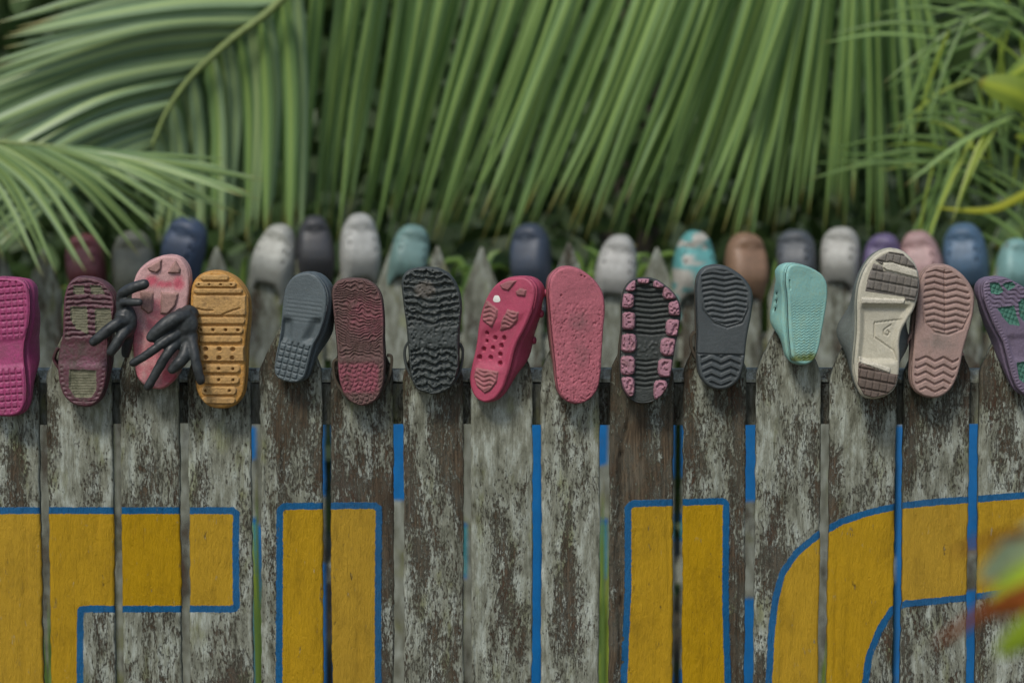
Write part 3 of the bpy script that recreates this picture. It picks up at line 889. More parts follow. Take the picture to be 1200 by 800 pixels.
# 5 slate grey --------------------------------------------------------------
s = Shoe((300, 310), [(250, 42), (310, 52), (355, 100), (376, 160), (373, 230), (355, 300), (333, 360), (305, 410), (287, 460), (270, 520), (245, 590), (200, 615), (140, 610), (97, 590), (82, 550), (90, 480), (105, 410), (118, 340), (125, 270),
                      (132, 200), (150, 120), (190, 65)])
def h5(x, y, d):
    yy = y - 0.22 * (x - 180)
    g = np.minimum(grooves(yy, 34, 2.0, 0.2), grooves(x + 0.25 * y, 34, 2.0, 0.22)) * smooth(395, 410, yy) * smooth(6, 14, d)
    f = grooves(y - 0.1 * x, 22, 0.35, 0.3) * smooth(150, 220, y) * smooth(310, 290, y) * smooth(15, 30, d)
    arch = -5.0 * smooth(265, 310, y) * smooth(420, 380, y) * smooth(80, 35, d) * smooth(4, 20, d)
    return g + f + arch + rough_h(x, y, 8, 0.12)
m_sl = mat_foam('slate_foam', (0.105, 0.135, 0.145), dirt=0.35, rough=0.55, dirt_col=(0.05, 0.055, 0.05))
shoe_object('plain slate grey clog with smooth toe and block tread heel, leaning', 'clog', 'clog', s, h5, m_sl, yaw=-16, upper=dict(pivot=0.28, flare=0.02))

# 6 brown pink wavy ---------------------------------------------------------
s = Shoe((375, 310), [(180, 75), (240, 82), (290, 115), (318, 165), (328, 230), (332, 310), (330, 400), (334, 480), (334, 560), (325, 630), (300, 690), (260, 725), (210, 735), (160, 715), (128, 680), (105, 620), (95, 550), (92, 470), (85, 380), (76, 290),
                      (68, 210), (66, 140), (90, 95), (130, 78)])
def h6(x, y, d):
    wx = x + 30 * (fbm(x * .012, y * .012, 5, 2) - .5); wy = y + 120 * (fbm(x * .011 + 5, y * .011, 6, 2) - .5)
    a = chev(wx, wy, 200, 22, 17, 9, 1.6, 8, 0.5) * smooth(500, 470, y)
    b = np.minimum(grooves(y + 6 * np.sin(x * .1), 24, 1.2, .3), grooves(x + 8 * np.sin(y * .07), 26, 1.2, .3)) * smooth(490, 520, y)
    return (a + b) * smooth(4, 14, d) + rough_h(x, y, 9, 0.5)
m_bp = mat_foam('muddy_rose_rubber', (0.155, 0.082, 0.076), worn=(0.29, 0.075, 0.105), dirt=0.6, rough=0.85, dirt_col=(0.05, 0.042, 0.028))
m_mud = mat_foam('muddy_strap', (0.07, 0.055, 0.035), dirt=0.6, rough=0.9)
shoe_object('muddy brown pink clog sole with fine wavy tread and heel strap loops both sides', 'clog', 'clog', s, h6, m_bp, wear=lambda x, y: 0.8 * smooth(490, 540, y) * smooth(690, 640, y) * smooth(320, 280, x) + 0.35 * smooth(160, 60, np.hypot(x - 250, y - 270)) + .22, yaw=1, nrow=210, ncol=96,
            upper=dict(pivot=0.07, flare=0.03), upper_mat=m_mud, strap=[[(88, 500, .03), (66, 515, .03), (70, 590, .032), (100, 655, .034), (150, 715, .034)], [(345, 480, .03), (370, 490, .03), (362, 570, .032), (335, 640, .034), (290, 715, .034)]])

# 7 charcoal ---------------------------------------------------------------
s = Shoe((450, 300), [(210, 62), (280, 68), (340, 100), (375, 150), (395, 210), (400, 280), (392, 350), (386, 420), (386, 500), (385, 580), (365, 650), (330, 695), (280, 718), (220, 715), (170, 690), (145, 640), (135, 570), (130, 500), (125, 430),
                      (118, 350), (107, 270), (98, 190), (96, 130), (120, 85), (160, 68)])
def h7(x, y, d):
    worn = smooth(20, 60, np.hypot((x - 210) * .8, y - 170))
    rag = 34 * (fbm(x * .035, y * .035, 44, 3) - .5); a = chev(x, y + rag, 255, 140, 37, 26, 3.4, 2, .45, seed=5) * smooth(375, 350, y) * worn
    b = chev(x + rag * .6, y + rag, 265, 60, 40, 26, 3.4, 4, .42, seed=6) * smooth(470, 490, y)
    pits = -1.5 * smooth(.70, .78, vnoise(x * .09, y * .09, 7))
    return (a + b) * smooth(6, 14, d) + rough_h(x, y, 10, 0.7, .07) + pits + 1.5 * smooth(8, 2, line_d(x, y, [(190, 130), (240, 145), (280, 140)]))
m_ch = mat_foam('charcoal_rubber', (0.052, 0.062, 0.058), worn=(0.12, 0.105, 0.085), dirt=0.3, rough=0.5, dirt_col=(0.028, 0.034, 0.031))
shoe_object('worn charcoal clog sole with deep ragged wave tread', 'clog', 'clog', s, h7, m_ch, yaw=0, wear=lambda x, y: 0.9 * smooth(65, 25, np.hypot((x - 215) * .8, y - 175)), upper=dict(pivot=0.06, flare=0.03),
            strap=[[(128, 450, .03), (108, 480, .032), (103, 530, .034), (120, 600, .034), (170, 680, .034)], [(392, 460, .03), (408, 500, .032), (402, 570, .034), (380, 640, .034), (330, 700, .034)]])

# 8 crimson -----------------------------------------------------------------
s = Shoe((535, 310), [(330, 63), (380, 70), (415, 105), (422, 150), (408, 220), (385, 280), (355, 340), (322, 400), (298, 460), (280, 530), (260, 590), (235, 650), (195, 700), (140, 722), (90, 705), (60, 660), (50, 600), (60, 540), (75, 480), (90, 410),
                      (100, 330), (118, 250), (150, 170), (200, 105), (260, 72)])
P8 = [[(230, 105), (275, 85), (318, 83), (275, 132), (240, 122)], [(320, 140), (340, 122), (375, 130), (370, 158), (325, 155)],
      [(150, 190), (212, 235), (208, 270), (180, 325), (130, 290), (128, 260)], [(270, 235), (330, 248), (320, 290), (285, 325), (225, 342), (240, 290)],
      [(90, 545), (215, 560), (208, 610), (172, 655), (140, 670), (95, 635), (80, 590)]]
ph8, pl8 = pad_set(P8, 2.6, 3)
HO8 = [(105, 488, 12), (128, 445, 12), (193, 384, 12), (180, 437, 11), (167, 488, 12), (243, 384, 12), (228, 424, 12), (222, 469, 12), (222, 516, 12), (146, 402, 9), (148, 360, 9)]
def h8(x, y, d):
    ins = smooth(0, -12, np.minimum.reduce([poly_sd(x, y, p) for p in P8[2:]]))
    w = grooves(y + 7 * np.sin(x * .075 + 1) - .15 * x, 24, 1.6, .35) * ins
    return ph8(x, y) + w + holes_h(x, y, HO8, 5) + rough_h(x, y, 12, .2, .04) - 2.5 * smooth(300, 360, y + .4 * (x - 200)) * smooth(560, 500, y) * smooth(10, 40, d)
m_cr = mat_foam('crimson_foam', (0.47, 0.065, 0.13), dirt=0.22, rough=0.5, dirt_col=(0.2, 0.05, 0.06))
m_crp = mat_foam('scuffed_crimson_pad', (0.37, 0.12, 0.14), dirt=0.6, rough=0.75, dirt_col=(0.17, 0.10, 0.08))
r8 = shoe_object('crimson clog with drain holes, scuffed pads and a rivet studded side', 'clog', 'clog', s, h8, m_cr, [('tread_pad', m_crp)] * 5, pl8, yaw=-24, upper=dict(pivot=0.40, flare=0.02, dscale=1.05, vopen=.46), rivets=[(5, .88, .0075), (5, .70, .0075), (6, .52, .0075)])
wp = mat_plain('white_paint_dab', (0.72, 0.72, 0.66), .6)
dabV = [((208 + (20 + 3 * math.sin(3 * a)) * k * math.cos(a) - s.ctr[0]) * .363e-3, -.0005 - .0009 * (1 - k), -(180 + (21 + 3 * math.cos(2 * a)) * k * math.sin(a) - s.ctr[1]) * .363e-3) for k in (1, .7, .3) for a in np.linspace(0, 2 * math.pi, 16, endpoint=False)]
dabF = [(i * 16 + j, i * 16 + (j + 1) % 16, (i + 1) * 16 + (j + 1) % 16, (i + 1) * 16 + j) for i in range(2) for j in range(16)] + [tuple(32 + j for j in range(16))]
obj('paint_dab', mesh('paint_dab', dabV, dabF), wp, r8)

# 9 rose --------------------------------------------------------------------
s = Shoe((600, 300), [(280, 57), (340, 65), (400, 100), (450, 150), (480, 210), (487, 290), (480, 370), (475, 450), (470, 540), (465, 620), (450, 690), (410, 745), (350, 770), (290, 755), (250, 710), (235, 640), (228, 560), (218, 470), (208, 380),
                      (200, 290), (193, 200), (200, 120), (235, 75)])
def h9(x, y, d):
    pits = -.4 * smooth(.60, .75, vnoise(x * .2, y * .2, 17)) * smooth(180, 300, y) - 1.3 * smooth(.78, .86, vnoise(x * .12, y * .12, 18)) * smooth(160, 360, y)
    pr = 0
    for (a, b_, r) in ((255, 205, 6), (362, 102, 5), (380, 107, 4)): pr = pr - 2.5 * smooth(r * 1.3, r * .5, np.hypot(x - a, y - b_))
    return pits + pr + rough_h(x, y, 14, .25, .1)
m_ro = mat_foam('rose_foam', (0.52, 0.145, 0.185), worn=(0.20, 0.10, 0.10), dirt=0.4, rough=0.75, speck=0.55, dirt_col=(0.13, 0.05, 0.055))
m_ros = mat_foam('brown_rose_side', (0.25, 0.095, 0.09), dirt=0.5, rough=0.8)
shoe_object('rosy pink slip-on sole, pitted and worn smooth, with brownish side', 'clog', 'clog', s, h9, m_ro, wear=lambda x, y: .6 * smooth(110, 10, np.hypot((x - 355) * .9, y - 345)) + .5 * smooth(90, 20, np.hypot((x - 365) * 1.2, (y - 510) * .7)), yaw=9, upper_mat=m_ros, upper=dict(pivot=0.05, flare=0.03))

# 10 black with pink blobs --------------------------------------------------
s = Shoe((700, 310), [(240, 72), (300, 80), (350, 110), (396, 152), (424, 200), (432, 260), (425, 330), (410, 400), (397, 480), (388, 550), (370, 630), (330, 690), (270, 720), (210, 720), (165, 690), (135, 640), (124, 570), (122, 490), (126, 420), (130, 340),
                      (130, 270), (130, 200), (145, 130), (185, 85)])
BL = [(172, 108, 24, 26), (157, 188, 30, 34), (162, 292, 32, 42), (163, 408, 37, 44), (157, 525, 37, 46), (158, 637, 34, 50), (375, 148, 32, 28), (405, 227, 31, 35), (396, 328, 36, 40), (371, 428, 39, 42), (357, 538, 38, 44), (332, 656, 34, 50), (240, 82, 26, 14), (318, 102, 24, 16)]
P10 = [[(cx + a * math.copysign(abs(math.cos(t)) ** .6, math.cos(t)), cy + b_ * math.copysign(abs(math.sin(t)) ** .6, math.sin(t))) for t in np.linspace(0, 2 * math.pi, 16, endpoint=False)] for cx, cy, a, b_ in BL]
ph10, pl10 = pad_set(P10, 5.0, 4)
def h10(x, y, d):
    blob = np.minimum.reduce([poly_sd(x, y, p) for p in P10])
    mid = smooth(2, 12, blob)
    f = chev(x, y, 280, 90, 27, 10, 2.6, 2, .35) * smooth(385, 365, y)
    hl = chev(x, y, 250, 60, 26, 10, 2.4, 2, .35) * smooth(490, 505, y) * smooth(660, 640, y)
    txt = 0.9 * smooth(.6, .7, vnoise(x * .08, y * .08, 3)) * smooth(395, 405, y) * smooth(480, 470, y)
    pit = -2.4 * smooth(.60, .72, vnoise(x * .10, y * .10, 33)) * smooth(0, -8, blob)
    return ph10(x, y) + (f + hl + txt) * mid + pit + rough_h(x, y, 15, .3) - 1.5 * mid
m_bk = mat_foam('black_green_rubber', (0.040, 0.047, 0.042), dirt=0.3, rough=0.55, dirt_col=(0.022, 0.026, 0.023))
m_pb = mat_foam('dusty_pink_stud', (0.45, 0.22, 0.28), dirt=0.8, rough=0.8, speck=.4, dirt_col=(0.16, 0.09, 0.08))
shoe_object('black ribbed clog sole ringed with dusty pink studs', 'clog', 'clog', s, h10, m_bk, [('stud', m_pb)] * 14, pl10, yaw=1, nrow=190, ncol=84, upper=dict(pivot=0.12, flare=0.02), upper_mat=m_mud)

# 11 charcoal chevron -------------------------------------------------------
s = Shoe((780, 295), [(250, 72), (310, 78), (370, 110), (415, 150), (445, 200), (453, 250), (445, 330), (432, 400), (421, 470), (415, 540), (405, 610), (380, 670), (330, 710), (270, 718), (220, 695), (185, 650), (170, 590), (166, 510), (168, 430), (165, 350),
                      (162, 270), (161, 190), (170, 130), (200, 88)])
def h11(x, y, d):
    rnd = poly_sd(x, y, [(175, 100), (250, 85), (320, 90), (400, 140), (435, 200), (430, 300), (400, 370), (320, 395), (250, 370), (200, 310), (180, 200)])
    f = chev(x, y, 305, 62, 28, 12, 2.2, 4, .38, seed=8) * smooth(-6, -14, rnd)
    f = f - 1.8 * smooth(6, 2, np.abs(rnd)) * smooth(250, 320, y)
    hl = chev(x, y, 290, 50, 38, 22, 2.8, 4, .32, seed=9) * smooth(535, 545, y) * smooth(14, 24, d)
    ln = -1.8 * smooth(5, 2, np.abs(y - 527 - .03 * x))
    return f + hl + ln + rough_h(x, y, 16, .15)
m_c2 = mat_foam('graphite_rubber', (0.066, 0.078, 0.08), dirt=0.2, rough=0.5, dirt_col=(0.038, 0.042, 0.042))
shoe_object('graphite grey clog sole with rows of zigzag tread at toe and heel', 'clog', 'clog', s, h11, m_c2, yaw=1, nrow=190, ncol=84, upper=dict(pivot=0.05, flare=0.02), strap=[[(160, 420, .03), (140, 450, .03), (142, 500, .032), (165, 560, .034)]], upper_mat=m_mud)

# 12 aqua -------------------------------------------------------------------
s = Shoe((870, 290), [(260, 85), (330, 95), (400, 125), (440, 160), (458, 210), (455, 290), (440, 380), (425, 460), (410, 530), (385, 585), (340, 610), (290, 602), (258, 565), (246, 500), (238, 420), (233, 330), (228, 240), (218, 170), (225, 110)])
def h12(x, y, d):
    return grooves(y + 4 * np.sin(x * .22), 15, .55, .5) * smooth(250, 320, y) * smooth(10, 25, d) + rough_h(x, y, 17, .2, .04) - 1.8 * smooth(6, 2, line_d(x, y, [(236, 170), (240, 215)]))
m_aq = mat_foam('aqua_foam', (0.24, 0.53, 0.51), worn=(0.07, 0.115, 0.012), dirt=0.3, rough=0.5, dirt_col=(0.33, 0.36, 0.16))
shoe_object('small aqua child clog standing toe up with mossy green heel', 'clog', 'clog', s, h12, m_aq, yaw=20, wear=lambda x, y: .85 * smooth(520, 575, y) * smooth(600, 585, y) * smooth(240, 275, x), upper=dict(pivot=0.40, flare=0.03, vopen=.42, holes={(3, j) for j in (48, 50, 52)} | {(3, j) for j in (14, 16, 18)}))

# 13 sneaker ----------------------------------------------------------------
s = Shoe((960, 280), [(330, 48), (390, 62), (440, 110), (463, 170), (465, 240), (448, 320), (418, 375), (390, 425), (378, 485), (380, 560), (376, 640), (360, 700), (320, 735), (260, 750), (212, 735), (182, 680), (167, 610), (170, 530), (177, 450), (178, 370),
                      (177, 290), (187, 210), (217, 130), (267, 72)], 4.0)
P13 = [[(262, 98), (325, 60), (388, 70), (436, 116), (452, 142), (330, 103), (298, 108), (288, 116)],
       [(252, 118), (288, 128), (296, 150), (462, 192), (460, 240), (445, 288), (405, 284), (402, 268), (216, 240), (230, 175)],
       [(187, 582), (330, 632), (372, 640), (356, 695), (318, 730), (258, 744), (214, 730), (186, 680)],
       [(300, 112), (340, 112), (462, 152), (460, 182), (310, 143), (296, 132)], [(198, 276), (400, 284), (392, 304), (198, 302)], [(190, 552), (335, 608), (332, 628), (190, 576)]]
ph13, pl13 = pad_set(P13, 2.4, 2)
def h13(x, y, d):
    pad = smooth(2, -4, np.minimum.reduce([poly_sd(x, y, p) for p in P13[:3]]))
    sl = y - .19 * (x - 330)
    g = np.minimum(grooves(sl, 47, 3.0, .12, .1), grooves(x + .15 * y, 34, 1.4, .12))
    body = -5.0 * smooth(300, 330, y) * smooth(590, 560, y) * smooth(10, 40, d)
    lines = -1.8 * smooth(4, 1.5, np.minimum(line_d(x, y, [(390, 378), (262, 394), (262, 462), (352, 524), (366, 570)]), line_d(x, y, [(340, 404), (322, 416), (306, 428), (306, 446), (324, 454), (334, 440), (322, 430)])))
    return ph13(x, y) + g * pad + body + lines + rough_h(x, y, 19, .15)
m_cm = mat_foam('cream_midsole', (0.56, 0.53, 0.42), dirt=0.35, rough=0.6, dirt_col=(0.28, 0.25, 0.17))
m_tp = mat_foam('taupe_rubber', (0.20, 0.18, 0.155), dirt=0.35, rough=0.75)
m_tph = mat_foam('brown_heel_rubber', (0.145, 0.105, 0.085), dirt=0.35, rough=0.75)
m_cmr = mat_foam('cream_ridge', (0.66, 0.62, 0.50), dirt=0.2, rough=0.6)
m_fab = mat_foam('grey_green_mesh_fabric', (0.155, 0.18, 0.165), dirt=0.2, rough=0.9, grain=.6)
shoe_object('grey canvas sneaker with cream sole and brown rubber treads', 'sneaker', 'sneaker', s, h13, m_cm, [('tread_pad', m_tp), ('tread_pad', m_tp), ('heel_tread', m_tph), ('ridge', m_cmr), ('ridge', m_cmr), ('ridge', m_cmr)], pl13, yaw=0, Y=-0.085, thick=0.024,
            upper=dict(pivot=1.0, flare=0.06, vopen=.30, heel_depth=.055, dscale=1.15), upper_mat=m_fab, nrow=200, ncol=90)

# 14 dusty pink chevron -----------------------------------------------------
s = Shoe((1050, 300), [(220, 45), (280, 55), (340, 95), (385, 150), (407, 210), (404, 290), (390, 360), (370, 430), (352, 500), (340, 570), (320, 640), (285, 700), (230, 735), (170, 735), (112, 705), (86, 650), (86, 560), (95, 470), (100, 380), (105, 300),
                       (111, 220), (121, 130), (150, 75), (185, 52)])
def h14(x, y, d):
    rnd = poly_sd(x, y, [(145, 80), (220, 58), (290, 75), (360, 130), (395, 210), (385, 300), (350, 380), (270, 410), (200, 395), (150, 345), (132, 230)])
    yy = y - .03 * x
    f = chev(x, yy, 255, 58, 33, 15, 2.8, 4, .30, seed=11) * smooth(-4, -12, rnd) - 2.0 * smooth(7, 3, np.abs(rnd)) * smooth(240, 320, y)
    cut = -2.2 * smooth(5, 2, np.abs(x - 252 - .03 * (y - 200))) * smooth(-4, -12, rnd)
    hl = chev(x, y - .05 * x, 205, 46, 40, 24, 2.8, 4, .26, seed=12) * smooth(518, 528, y) * smooth(12, 20, d)
    return f + cut * .6 + hl + rough_h(x, y, 20, .2)
m_dp = mat_foam('dusty_pink_foam', (0.41, 0.275, 0.24), worn=(0.21, 0.185, 0.16), dirt=0.4, rough=0.75, dirt_col=(0.19, 0.13, 0.10))
shoe_object('dusty pale pink clog sole with deep zigzag tread and brown edge', 'clog', 'clog', s, h14, m_dp, yaw=2, nrow=190, ncol=84, wear=lambda x, y: .6 * smooth(150, 10, np.hypot((x - 230) * .8, (y - 450) * 1.4)), upper=dict(pivot=0.05, flare=0.02),
            strap=[[(102, 400, .03), (78, 440, .03), (64, 470, .032)], [(345, 500, .03), (370, 522, .032)]])

# 15 purple ----------------------------------------------------------------
s = Shoe((1050, 300), [(500, 112), (560, 112), (630, 140), (690, 180), (735, 240), (755, 320), (752, 400), (755, 480), (770, 560), (778, 640), (760, 710), (710, 732), (655, 705), (618, 640), (594, 570), (575, 500), (556, 440), (524, 385), (494, 325), (465, 260), (446, 200),
                       (446, 150), (466, 122)])
P15 = [[(480, 142), (525, 140), (550, 180), (525, 195), (488, 190)], [(550, 145), (600, 135), (615, 155), (580, 175)], [(528, 270), (610, 262), (640, 358), (590, 350), (550, 310)], [(640, 240), (682, 215), (722, 300), (692, 365), (648, 310)],
       [(635, 560), (700, 550), (724, 640), (690, 672), (650, 640)]]
ph15, pl15 = pad_set(P15, -1.4, 3)
def h15(x, y, d):
    ins = smooth(4, -4, np.minimum.reduce([poly_sd(x, y, p) for p in P15]))
    r = x * .94 + y * .34; q = y * .94 - x * .34
    w = grooves(q + 6 * np.sin(r * .1), 24, 1.2, .3) * smooth(330, 300, y - .4 * (x - 600)) * smooth(18, 30, d)
    rim = grooves(r * .6 + q, 20, 1.0, .3) * smooth(24, 16, d) * smooth(4, 10, d)
    return ph15(x, y) + w * (1 - ins) + rim + np.minimum(grooves(q, 24, .9, .25), grooves(r, 22, .9, .25)) * ins + rough_h(x, y, 21, .2) - 2.0 * smooth(400, 440, y) * smooth(560, 520, y) * smooth(10, 40, d)
m_pu = mat_foam('grey_purple_foam', (0.20, 0.155, 0.225), dirt=0.5, rough=0.6, dirt_col=(0.075, 0.055, 0.075))
m_gr = mat_foam('sea_green_inset', (0.05, 0.20, 0.145), dirt=0.4, rough=0.7)
shoe_object('grey purple clog sole with sea green inset panels, leaning', 'clog', 'clog', s, h15, m_pu, [('inset_panel', m_gr)] * 5, pl15, yaw=10, upper=dict(pivot=0.12, flare=0.04))

# ------------------------------------------------------------------ shoes on the far fence (toes up, uppers to the camera)
GEN = [(a, b * 1.24) for a, b in ((0, -100), (34, -94), (58, -70), (66, -36), (65, 0), (62, 34), (58, 66), (50, 96), (34, 122), (0, 132), (-34, 122), (-50, 96), (-58, 66), (-62, 34), (-63, 0), (-60, -36), (-50, -72), (-28, -94))]
BACK_SHOES = [
    (102, 281, 47, (0.19, 0.045, 0.06), 3, 'dark red clog on the far fence, under a palm leaf tip'),
    (158, 278, 54, (0.19, 0.20, 0.16), 6, 'mouldy grey green clog on the far fence beside a navy one'),
    (210, 262, 50, (0.05, 0.085, 0.16), -14, 'navy blue clog on the far fence leaning behind the pink sole'),
    (318, 270, 53, (0.46, 0.47, 0.42), -6, 'stained off-white clog on the far fence beside a black clog'),
    (368, 259, 46, (0.04, 0.045, 0.055), 0, 'black clog on the far fence between two white clogs'),
    (419, 257, 49, (0.47, 0.48, 0.45), 0, 'clean white clog on the far fence between black and teal clogs'),
    (470, 270, 46, (0.17, 0.30, 0.28), -14, 'dull teal clog on the far fence leaning beside a white one'),
    (627, 269, 49, (0.035, 0.055, 0.09), 0, 'dark navy clog on the far fence between two bare picket tips'),
    (721, 282, 50, (0.46, 0.46, 0.43), -2, 'white clog on the far fence above the pink studded sole'),
    (808, 279, 54, (0.11, 0.38, 0.37), -10, 'turquoise clog on the far fence with mottled white lining patches'),
    (868, 281, 52, (0.28, 0.165, 0.10), -8, 'tan brown clog on the far fence behind the graphite sole'),
    (938, 276, 47, (0.07, 0.085, 0.10), 0, 'dark grey clog on the far fence behind the aqua clog'),
    (988, 273, 47, (0.42, 0.42, 0.38), 0, 'long dirty white clog on the far fence beside the sneaker'),
    (1038, 280, 46, (0.13, 0.10, 0.21), 2, 'violet clog on the far fence peeping over the sneaker'),
    (1087, 277, 52, (0.46, 0.29, 0.28), 3, 'pale pink clog on the far fence with a dark toe slot'),
    (1137, 268, 54, (0.075, 0.15, 0.24), 2, 'denim blue clog on the far fence with pale rim'),
    (1187, 286, 44, (0.22, 0.42, 0.40), 0, 'light aqua clog on the far fence next to broad leaves'),
]
def back_shoe(px, top, wpx, col, tilt, label, k):
    Yp = BACK_Y
    sx = wpx / 126.0
    rk = random.Random(300 + k)
    pt, sk, ln = rk.uniform(.82, 1.12), rk.uniform(-10, 10), rk.uniform(.92, 1.08)     # toe width, skew, length
    sh = Shoe((0, 0), [(a * (1 + (pt - 1) * smooth(0, -100, np.array(b_))) + sk * b_ / 100, b_ * ln) for a, b_ in GEN], 1.0)
    p0 = W(px, top, Yp); p1 = W(px + 100, top, Yp)
    mpp = (p1[0] - p0[0]) / 100
    m = wpx / 132.0 * mpp
    mat = mat_foam('far_clog_%02d' % k, col, speck=.3, worn=(0.5, 0.48, 0.42) if 'turquoise' in label else None, dirt=0.3, rough=0.45)
    th = 0.02
    th_ = math.radians(tilt)
    root = thing('clog', label, 'clog', (0, 0, 0), (0, 0, 0), 'clogs stuck on the far fence')
    V, groups, zc, mm = build_sole(sh, 40, 22, lambda x, y, d: 0 * x, None, th, m * 1000, 10, .02)
    faces = [f for fs in groups.values() for f in fs]
    wr = smooth(.45, .6, vnoise(zc[:, 0] * .05, zc[:, 1] * .05, k)) * (zc[:, 0] < 10)
    sole_mat = mat
    if 'denim' in label: sole_mat = mat_foam('pale_rim', (0.40, 0.42, 0.38), rough=.6)
    obj('sole', mesh('sole', V, faces, True, {'wear': wr}), sole_mat, root)
    ds = m / 0.00105
    UV, UF, M, angs = build_upper(sh, m, th, dscale=1.0 * ds, flare=-.02 if 'denim' not in label else -.1, pivot=0.02, heel_depth=.014, vopen=rk.uniform(.34, .46), holes={(8, j) for j in (22, 25, 28, 44, 47, 50)} | {(6, j) for j in (24, 27, 45, 48)} if k % 3 != 1 else ())
    wu = smooth(.45, .6, vnoise(UV[:, 0] * 60 + k, UV[:, 2] * 60, k)) * (UV[:, 0] > -.01)
    u = obj('upper', weld(mesh('upper', UV, UF, True, {'wear': wu})), mat, root)
    md = u.modifiers.new('wall', 'SOLIDIFY'); md.thickness = 0.004; md.offset = 0
    # turned round: sole behind the board, upper to the camera
    root.rotation_euler = (math.radians(rk.uniform(-3, 4)), th_, math.pi + math.radians(rk.uniform(-24, 24)))
    hh = m * 124 * ln
    c = W(px, top, Yp)
    root.location = (c[0] + math.sin(th_) * -hh * 0.5, BACK_Y + 0.042, c[2] - hh * math.cos(th_))
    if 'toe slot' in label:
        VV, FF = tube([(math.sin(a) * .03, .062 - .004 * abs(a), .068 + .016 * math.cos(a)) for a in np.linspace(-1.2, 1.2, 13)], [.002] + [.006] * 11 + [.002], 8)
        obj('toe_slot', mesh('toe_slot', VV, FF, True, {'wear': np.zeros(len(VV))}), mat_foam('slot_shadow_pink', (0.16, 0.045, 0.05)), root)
for k, a in enumerate(BACK_SHOES):
    back_shoe(*a, k)

# ------------------------------------------------------------------ rubber gloves
def mat_glove():
    m, t, b, out = nt('black_rubber_glove')
    n = N(t)
    tc = n.new('ShaderNodeTexCoord').outputs['Object']
    g = n.noise(tc, 60, 4, .6)
    n.put(b.inputs['Base Color'], n.ramp(g, [(.3, (0.016, 0.019, 0.02)), (.75, (0.045, 0.052, 0.052))]))
    n.put(b.inputs['Roughness'], n.ramp(g, [(.3, .38), (.7, .6)]))
    n.put(b.inputs['Normal'], n.bump(n.noise(tc, 260, 3), .25, .001))
    return m
m_gl = mat_glove()
m_cuff = mat_foam('grey_glove_lining', (0.20, 0.205, 0.175), dirt=.4, rough=.9)

def glove(label, origin_px, fingers, palm, Y, extra=None):
    """fingers: list of (points in zoom px with depth, radii); all united into one skin"""
    ox, oy = origin_px
    cpx = [ox + palm[0][0] / K, oy + palm[0][1] / K]
    c0 = W(cpx[0], cpx[1], Y)
    def loc(zx, zy, dy):
        p = W(ox + zx / K, oy + zy / K, Y)
        return Vector((p[0] - c0[0], dy, p[2] - c0[2]))
    V = []; F = []
    def add(vv, ff):
        o = len(V); V.extend(vv); F.extend([tuple(i + o for i in f) for f in ff])
    for pts, rad in fingers:
        P = catmull([tuple(loc(*p)) for p in pts], 16, False)
        R = np.interp(np.linspace(0, 1, len(P)), np.linspace(0, 1, len(rad)), rad) * 0.9
        t0 = (P[-1] - P[-2]); t0 /= np.linalg.norm(t0)
        P = np.concatenate([P, [P[-1] + t0 * R[-1] * .5, P[-1] + t0 * R[-1] * .85]])
        R = np.concatenate([R, [R[-1] * .85, R[-1] * .45]])
        add(*tube([tuple(p) for p in P], list(R), 14))
    for (zx, zy, dy, rx, ry, rz) in [(p[0], p[1], p[2], p[3], p[4], p[5]) for p in palm]:
        c = loc(zx, zy, dy)
        nu, nv = 16, 10
        vv = []; ff = []
        for i in range(nv + 1):
            a = math.pi * i / nv
            for j in range(nu):
                b_ = 2 * math.pi * j / nu
                vv.append(c + Vector((rx * math.sin(a) * math.cos(b_), ry * math.sin(a) * math.sin(b_), rz * math.cos(a))))
        for i in range(nv):
            for j in range(nu):
                ff.append((i * nu + j, i * nu + (j + 1) % nu, (i + 1) * nu + (j + 1) % nu, (i + 1) * nu + j))
        add(vv, ff)
    me = mesh('glove_tmp', V, F)
    tmp = obj('glove_tmp', me, m_gl)
    r = tmp.modifiers.new('r', 'REMESH'); r.mode = 'VOXEL'; r.voxel_size = 0.0016
    sm = tmp.modifiers.new('s', 'SMOOTH'); sm.factor = .5; sm.iterations = 9
    dg = bpy.context.evaluated_depsgraph_get()
    me2 = bpy.data.meshes.new_from_object(tmp.evaluated_get(dg))
    bpy.data.objects.remove(tmp)
    me2.name = 'rubber_glove'
    # soft folds in the rubber
    co = np.empty(len(me2.vertices) * 3); me2.vertices.foreach_get('co', co); co = co.reshape(-1, 3)
    no = np.empty(len(me2.vertices) * 3); me2.vertices.foreach_get('normal', no); no = no.reshape(-1, 3)
    w = fbm(co[:, 0] * 90 + co[:, 1] * 40, co[:, 2] * 90, 3, 2) - .5
    co = co + no * (w * 0.0016)[:, None]
    me2.vertices.foreach_set('co', co.ravel())
    me2.polygons.foreach_set('use_smooth', [True] * len(me2.polygons))
    me2.update()
    g = obj('rubber_glove', me2, m_gl, None, c0)
    g['label'] = label; g['category'] = 'glove'; g['group'] = 'black rubber gloves on the fence'
    return g

